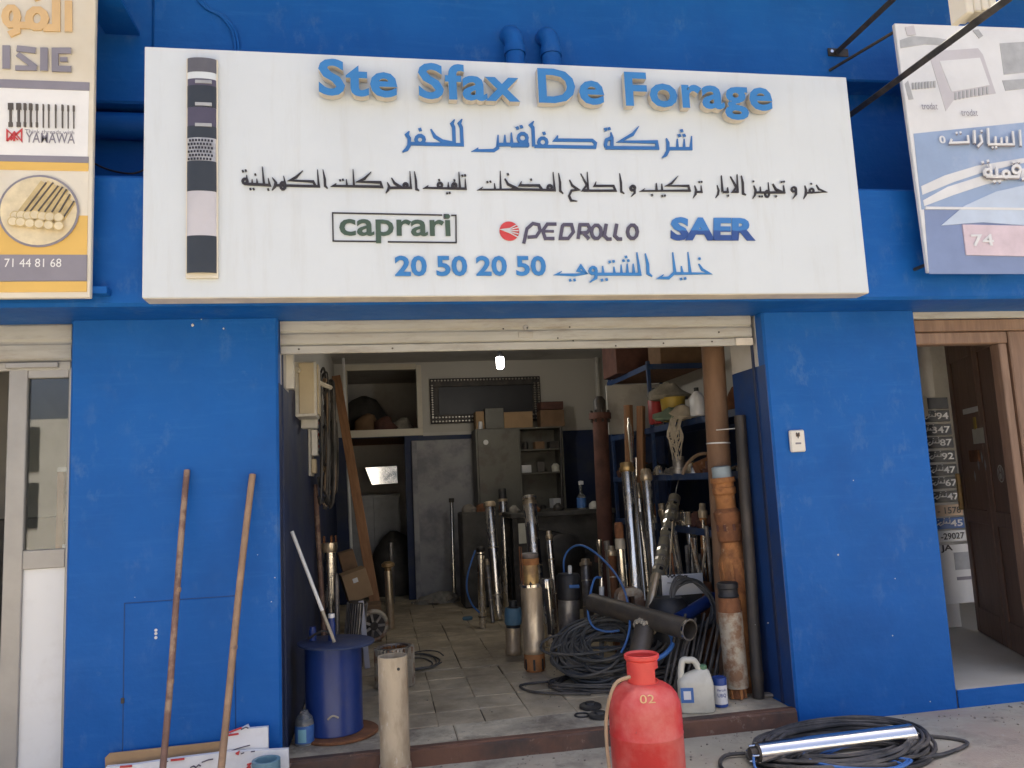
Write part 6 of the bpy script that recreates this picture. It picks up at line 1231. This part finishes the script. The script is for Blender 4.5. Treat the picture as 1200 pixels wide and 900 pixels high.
for s_, f in enumerate((.86, .72, .5, .25)):
    for i in range(3):
        x = cab.x+W1+.10+i*(W2-W1-.2)/2; w_ = random.uniform(.08, .14); hh = random.uniform(.05, .16)
        t = thing('parts_box', ('left', 'middle', 'right')[i]+' small spare part '+lbl[s_], 'spare part', (x, cab.y+.1, cab.z+H*f+.018), group='spare parts in the cabinet')
        if (i+s_) % 3 == 0: MB().lathe([(0, w_*.4), (hh*.7, w_*.42), (hh, w_*.2)], 14).build('body', random.choice(('steel_dull', 'dark_metal', 'sticker')), t, True)
        else: MB().box((-w_/2, 0, 0), (w_/2, .14, hh), rotz(random.uniform(-.3, .3)), bev=.006).build('body', random.choice(('cardboard_dark', 'dark_metal', 'sticker', 'box_white')), t)
def on_cab(px0, px1, ptop, name, label, m, d_=.25, yy=5.6):
    a = at(px0, 500, yy); b_ = at(px1, ptop, yy); t = thing(name, label, 'box', ((a.x+b_.x)/2, yy, zt+.001)); MB().box(((a.x-b_.x)/2, 0, 0), ((b_.x-a.x)/2, d_, b_.z-zt), bev=.005).build('body', m, t); return t
on_cab(558, 567, 482, 'carton', 'small orange carton at the left on the cabinet', 'cardboard'); on_cab(569, 590, 478, 'tool_case', 'dark green case between cartons on the cabinet', 'cabinet', .2, 5.58); on_cab(591, 624, 482, 'carton', 'wide orange brown carton on the cabinet', 'cardboard'); on_cab(634, 661, 480, 'carton', 'dark cardboard box at the right on the cabinet', 'cardboard_dark')
t = on_cab(635, 660, 471, 'carton', 'reddish box lying on the dark cardboard box', 'rust_maroon', .24, 5.605); t.location.z = at(640, 480, 5.6).z+.002; 
for c in t.children: c.scale.z = .32
t, R, L_ = standing('oil_jar', 'small white jar on the cabinet front edge', 'jar', (563, 501), (563, 494), 5, y=5.58, z=zt+.001, parts=[('jar', 'can_white', [(0, 1), (.8, 1), (1, .7)])])
t, R, L_ = standing('wall_pipe', 'white vertical pipe on the back wall near the shelf', 'pipe', (706, 560), (698, 408), 5.5, y=6.1, parts=[('pipe', 'elec_white', [(0, 1), (1, 1)])])
# workbench with lathe
b0 = at(598, 602, 4.3); b1 = at(722, 598, 4.3); zb_ = b0.z
t = thing('workbench', 'dark greasy workbench behind the standing pumps', 'workbench', (b0.x, 4.3, FLOOR)); Wb = b1.x-b0.x; Hb = zb_-FLOOR
MB().box((0, 0, Hb-.06), (Wb, .7, Hb), bev=.008).build('top', 'bench_dark', t); MB().box((.05, .05, .0), (Wb-.05, .07, Hb-.061)).build('apron', 'bench_dark', t)
for x in (.02, Wb-.09):
    for y in (.02, .6): MB().box((x, y, 0), (x+.07, y+.07, Hb-.061), bev=.004).build('leg', 'dark_metal', t)
MB().box((.06, .03, Hb-.35), (.20, .049, Hb-.12)).build('notice', 'sticker', t); MB().lathe([(0, .22), (.05, .24), (.08, .2)], 26, loc((.62, .05, Hb-.5)) @ Matrix.Rotation(math.pi/2, 4, 'X')).build('flywheel', 'dark_metal', t, True); MB().tube([(.25, .045, Hb-.2), (.5, .03, Hb-.22), (.8, .04, Hb-.33), (.9, .045, Hb-.5)], .02, 7).build('guard', 'bench_dark', t, True)
P = at(682, 598, 4.5); t = thing('spray_bottle', 'small blue labelled bottle on the workbench', 'bottle', (P.x, 4.5, zb_)); R = size(11, P)/2; h = at(682, 563, 4.5).z-zb_
MB().lathe([(0, R), (h*.42, R), (h*.5, R*.6), (h*.6, R*.35), (h*.95, R*.35), (h, R*.2)], 16).build('bottle', 'plastic_clear', t, True); MB().lathe([(h*.05, R*1.02), (h*.40, R*1.02)], 16, cap=False).build('label', 'label_blue', t, True); MB().box((-R*.4, -.02, h*.85), (R*.6, .02, h*.98), bev=.004).build('nozzle', 'can_white', t)
random.seed(5)
for i, (px, m, lb) in enumerate(((603, 'cloth_grey', 'crumpled pale rag at the left end of the workbench'), (627, 'rust', 'rusty fitting on the workbench behind the polished pump'), (655, 'dark_metal', 'dark fitting in the middle of the workbench'), (697, 'elec_white', 'small pale box beside the blue bottle on the workbench'))):
    P = at(px, 598, 4.4); t = thing('bench_part', lb, 'part', (P.x, 4.42, zb_)); loft([(0, .06, .05, 0, 0), (.03, .07, .06, .005, 0), (.06, .05, .05, -.01, 0), (.09, .02, .02, 0, 0)], 12, 2.2).build('body', m, t, True)
t, R, L_ = standing('bench_post', 'thin dark rod rising from the workbench', 'rod', (659, 601), (657, 500), 3, y=4.7, z=zb_, parts=[('rod', 'dark_metal', [(0, 1), (1, 1)])])
b0 = at(540, 601, 5.0); b1 = at(600, 601, 5.0)
t = thing('dark_bench', 'dark low bench under rags left of the cabinet door', 'bench', (b0.x, 5.0, FLOOR)); MB().box((0, 0, 0), (b1.x-b0.x, .45, b0.z-FLOOR), bev=.02).build('body', 'bench_dark', t)
for px, m, lb in ((550, 'debris', 'pale crumpled rag on the dark low bench'), (566, 'rust', 'brown round fitting on the dark low bench')):
    P = at(px, 600, 5.1); t2 = thing('bench_part', lb, 'part', (P.x, 5.12, b0.z)); loft([(0, .09, .07, 0, 0), (.04, .10, .08, .005, 0), (.08, .06, .06, -.01, 0), (.10, .02, .02, 0, 0)], 12, 2.2).build('body', m, t2, True)
# rubbish at the foot of the back wall
random.seed(11); P = at(512, 700, 5.65); t = thing('rubbish_heap', 'pale heap of crumpled sacking and rubble at the foot of the grey door', 'rubbish', (P.x, P.y, FLOOR)); t['kind'] = 'stuff'; b = MB()
for i in range(60):
    a = random.uniform(0, 6.28); r = random.uniform(0, .32); s_ = random.uniform(.015, .06)
    b.lathe([(0, s_*.7), (s_*.5, s_), (s_, s_*.4)], random.choice((5, 6, 7)), loc((r*math.cos(a), r*.5*math.sin(a), random.uniform(-.01, .10)*(1-r/.4))) @ Matrix.Rotation(random.uniform(-1, 1), 4, 'X'))
b.build('rubble', 'debris', t)['kind'] = 'stuff'; loft([(0, .30, .13, 0, .02), (.05, .27, .12, .02, .02), (.10, .2, .08, .05, .02), (.14, .08, .04, .08, .02)], 18, 1.8).build('sacking', 'cloth_grey', t, True)

# ================================================================== shelving on the right wall
SX, SY0, SY1 = 2.62, .62, 3.86
t = thing('shelf_unit', 'blue angle iron shelving along the right workshop wall', 'shelf', (SX, SY0, FLOOR))
for y in (0, 1.88, SY1-SY0-.04):
    for x in (0, .62): MB().box((x, y, 0), (x+.035, y+.035, 2.62 if y > 1 else 1.98), bev=.003).build('post', 'shelf_blue', t)
for z, y0, y1 in ((.55, 0, SY1-SY0), (1.04, 0, SY1-SY0), (1.50, 0, SY1-SY0), (1.96, 0, SY1-SY0), (2.585, 1.88, SY1-SY0)):
    s_ = MB().box((.0, y0, z-.018), (.66, y1, z), bev=.002).build('shelf', 'old_wood' if z > 2 else 'shelf_blue', t); MB().box((-.006, y0, z-.05), (-.001, y1, z+.004)).build('lip', 'shelf_blue', s_)
    MB().box((.0, y0-.006, z-.05), (.66, y0-.001, z+.004)).build('lip', 'shelf_blue', s_)
Z2, Z3, Z4 = FLOOR+1.96, FLOOR+1.50, FLOOR+2.585
def put(name, label, cat, px, py, y, z, build, group=None):
    P = at(px, py, y); P.z = z+.002; t = thing(name, label, cat, P, group=group); build(t); return t
def jerry_small(m, w_, h_):
    def f(t): loft([(0, w_*.9, .07, 0, 0), (.01, w_, .08, 0, 0), (h_*.7, w_, .08, 0, 0), (h_*.9, w_*.6, .05, 0, 0), (h_, w_*.3, .03, 0, 0)], 18, 3).build('body', m, t, True); MB().lathe([(h_, .02), (h_+.03, .02)], 10).build('cap', 'black_plastic', t, True)
    return f
put('red_can', 'red plastic can hanging at the shelf front', 'can', 769, 498, 2.0, Z2, jerry_small('red_plastic', .055, .30))
put('yellow_tub', 'yellow tub under the pale rag on the shelf', 'tub', 789, 480, 1.75, Z2, lambda t: MB().lathe([(0, .09), (.2, .11), (.21, .115), (.21, .09)], 20).build('tub', 'yellow_plastic', t, True))
def rag(m, s_):
    def f(t):
        random.seed(len(t['label'])); vs = []; n = 18; sec = []
        for j, (z, r) in enumerate(((0, .9), (.2, 1), (.45, .9), (.7, .65), (.9, .3), (1, .05))): sec.append((z*s_*.8, s_*r*random.uniform(.8, 1.15), s_*.6*r*random.uniform(.8, 1.2), random.uniform(-.02, .02), random.uniform(-.02, .02)))
        o = loft(sec, 20, 2).build('cloth', m, t, True); 
        for v in o.data.vertices: v.co += Vector((random.uniform(-.012, .012), random.uniform(-.012, .012), random.uniform(-.008, .008)))
    return f
put('rag', 'pale grey rag bag on top of the yellow tub', 'rag', 782, 460, 1.8, Z2+.2, rag('cloth_grey', .19)); put('rag', 'dull green cloth lying at the shelf edge', 'rag', 786, 488, 1.6, Z2, rag('green_cloth', .14)); put('rag', 'beige rag spilling over the shelf edge above the hanging strings', 'rag', 800, 482, 1.55, Z2, rag('rope', .16))
t = thing('hanging_strings', 'bunch of pale strings hanging from the shelf', 'strings', at(792, 490, 1.5)); random.seed(4); L0 = t.location.copy()
for i in range(34):
    x = 784+random.uniform(0, 14); e = random.uniform(510, 540); MB().tube([at(x+4, 486, 1.52)-L0, at(x, 498, 1.48)-L0, at(x+random.uniform(-5, 5), 512, 1.48)-L0, at(792+random.uniform(-4, 6), e, 1.5)-L0], .0045, 5, 4).build('string', 'rope', t)
P = at(735, 466, 3.2); t = thing('paper_sheet', 'cream panel fixed behind the top shelf post', 'panel', (0, 0, 0)); a = at(712, 482, 3.4); b_ = at(775, 450, 3.4); MB().box((a.x, 3.4, Z2+.003), (b_.x, 3.42, b_.z), bev=.002).build('sheet', 'elec_white', t)
put('carton', 'reddish brown carton on the top shelf', 'carton', 745, 425, 3.2, Z4, lambda t: MB().box((-.25, -.1, 0), (.3, .4, .35), bev=.005).build('box', 'rust_maroon', t)); put('carton', 'brown carton under the shutter end on the top shelf', 'carton', 790, 425, 2.75, Z4, lambda t: MB().box((-.2, -.15, 0), (.35, .2, .3), bev=.005).build('box', 'cardboard_dark', t))
put('white_canister', 'white canister beside the brown pipe on the shelf', 'canister', 818, 485, 1.2, Z2, jerry_small('can_white', .05, .2)); 
random.seed(21)
names = ['tarnished fitting', 'rusty pump part', 'dull steel coupling', 'greasy bearing', 'brown fitting', 'dark impeller', 'grey bracket', 'worn valve']
k_ = 0
for zz, lbz in ((Z3, 'on the eye level shelf'), (FLOOR+1.04, 'on the shelf below eye level')):
    for i in range(14):
        y = SY0+.12+i*.22; t = thing('spare_part', names[(i+k_) % 8]+' '+lbz+', '+('nearest the jamb', 'second from the jamb', 'third from the jamb', 'fourth from the jamb', 'fifth from the jamb', 'sixth from the jamb', 'seventh from the jamb', 'seventh from the back', 'sixth from the back', 'fifth from the back', 'fourth from the back', 'third from the back', 'second from the back', 'at the back end')[i], 'spare part', (SX+random.uniform(.08, .16), y, zz+.001), group='spare parts on the shelving')
        m = random.choice(('steel_dirty', 'rust', 'steel_dull', 'dark_metal', 'rust_maroon', 'cream_rust', 'steel')); r = random.uniform(.06, .10); h = random.uniform(.08, .2)
        if i % 3 == 0: MB().lathe([(0, r), (h*.3, r), (h*.32, r*.7), (h, r*.65), (h, r*.4)], 18).build('body', m, t, True); MB().lathe([(h*.3, r*1.15), (h*.36, r*1.15)], 18).build('flange', m, t, True)
        elif i % 3 == 1: MB().lathe([(-h*.6, r*.7), (h*.6, r*.7), (h*.6, r*.5)], 18, loc((0, 0, r*.7)) @ Matrix.Rotation(1.2, 4, 'Y')).build('body', m, t, True); MB().lathe([(h*.5, r*.8), (h*.62, r*.8)], 18, loc((0, 0, r*.8)) @ Matrix.Rotation(1.2, 4, 'Y')).build('flange', m, t, True)
        else: loft([(0, r, r*.8, 0, 0), (h*.3, r*1.1, r*.7, .01, 0), (h*.6, r*.7, r*.7, -.01, .01), (h*.8, r*.3, r*.3, 0, 0)], 14, 2.4).build('body', m, t, True)
    k_ += 3
P = at(815, 552, 1.2); t = thing('hose_loop', 'brown hose arched over the parts on the eye level shelf', 'hose', (0, 0, 0)); MB().tube([at(x, y, 1.6) for x, y in ((800, 556), (806, 543), (818, 533), (832, 532), (845, 538))], .014, 8, 5).build('hose', 'hose_tan', t, True)
for i, (px, y) in enumerate(((862, .95), (872, 1.1))):
    P = at(px, 470, y); t = thing('shelf_part', ('rusty lump behind the dark pipe on the shelf', 'brown lump at the near end of the shelf')[i], 'spare part', (P.x, y, Z2+.002)); loft([(0, .07, .07, 0, 0), (.08, .08, .07, 0, 0), (.15, .05, .05, 0, 0), (.2, .02, .02, 0, 0)], 14, 2.2).build('body', 'rust', t, True)

random.seed(41)
for i, (x, y, s_, m, lb) in enumerate(((-.15, 6.75, .20, 'cardboard_dark', 'brown sack lying in the loft opening at the left'), (.10, 6.6, .16, 'rust_maroon', 'dark red bundle in the middle of the loft opening'), (.36, 6.7, .15, 'cloth_grey', 'grey bundle at the right of the loft opening'), (-.22, 7.3, .42, 'bench_dark', 'big dark bundle at the back of the loft'))):
    t = thing('sack', lb, 'sack', (x, y, 2.402)); loft([(0, s_, s_*.7, 0, 0), (s_*.4, s_*1.05, s_*.7, .02, 0), (s_*.9, s_*.8, s_*.6, -.02, 0), (s_*1.3, s_*.45, s_*.4, .02, 0), (s_*1.45, s_*.1, s_*.1, .02, 0)], 18, 2.1).build('sack', m, t, True)
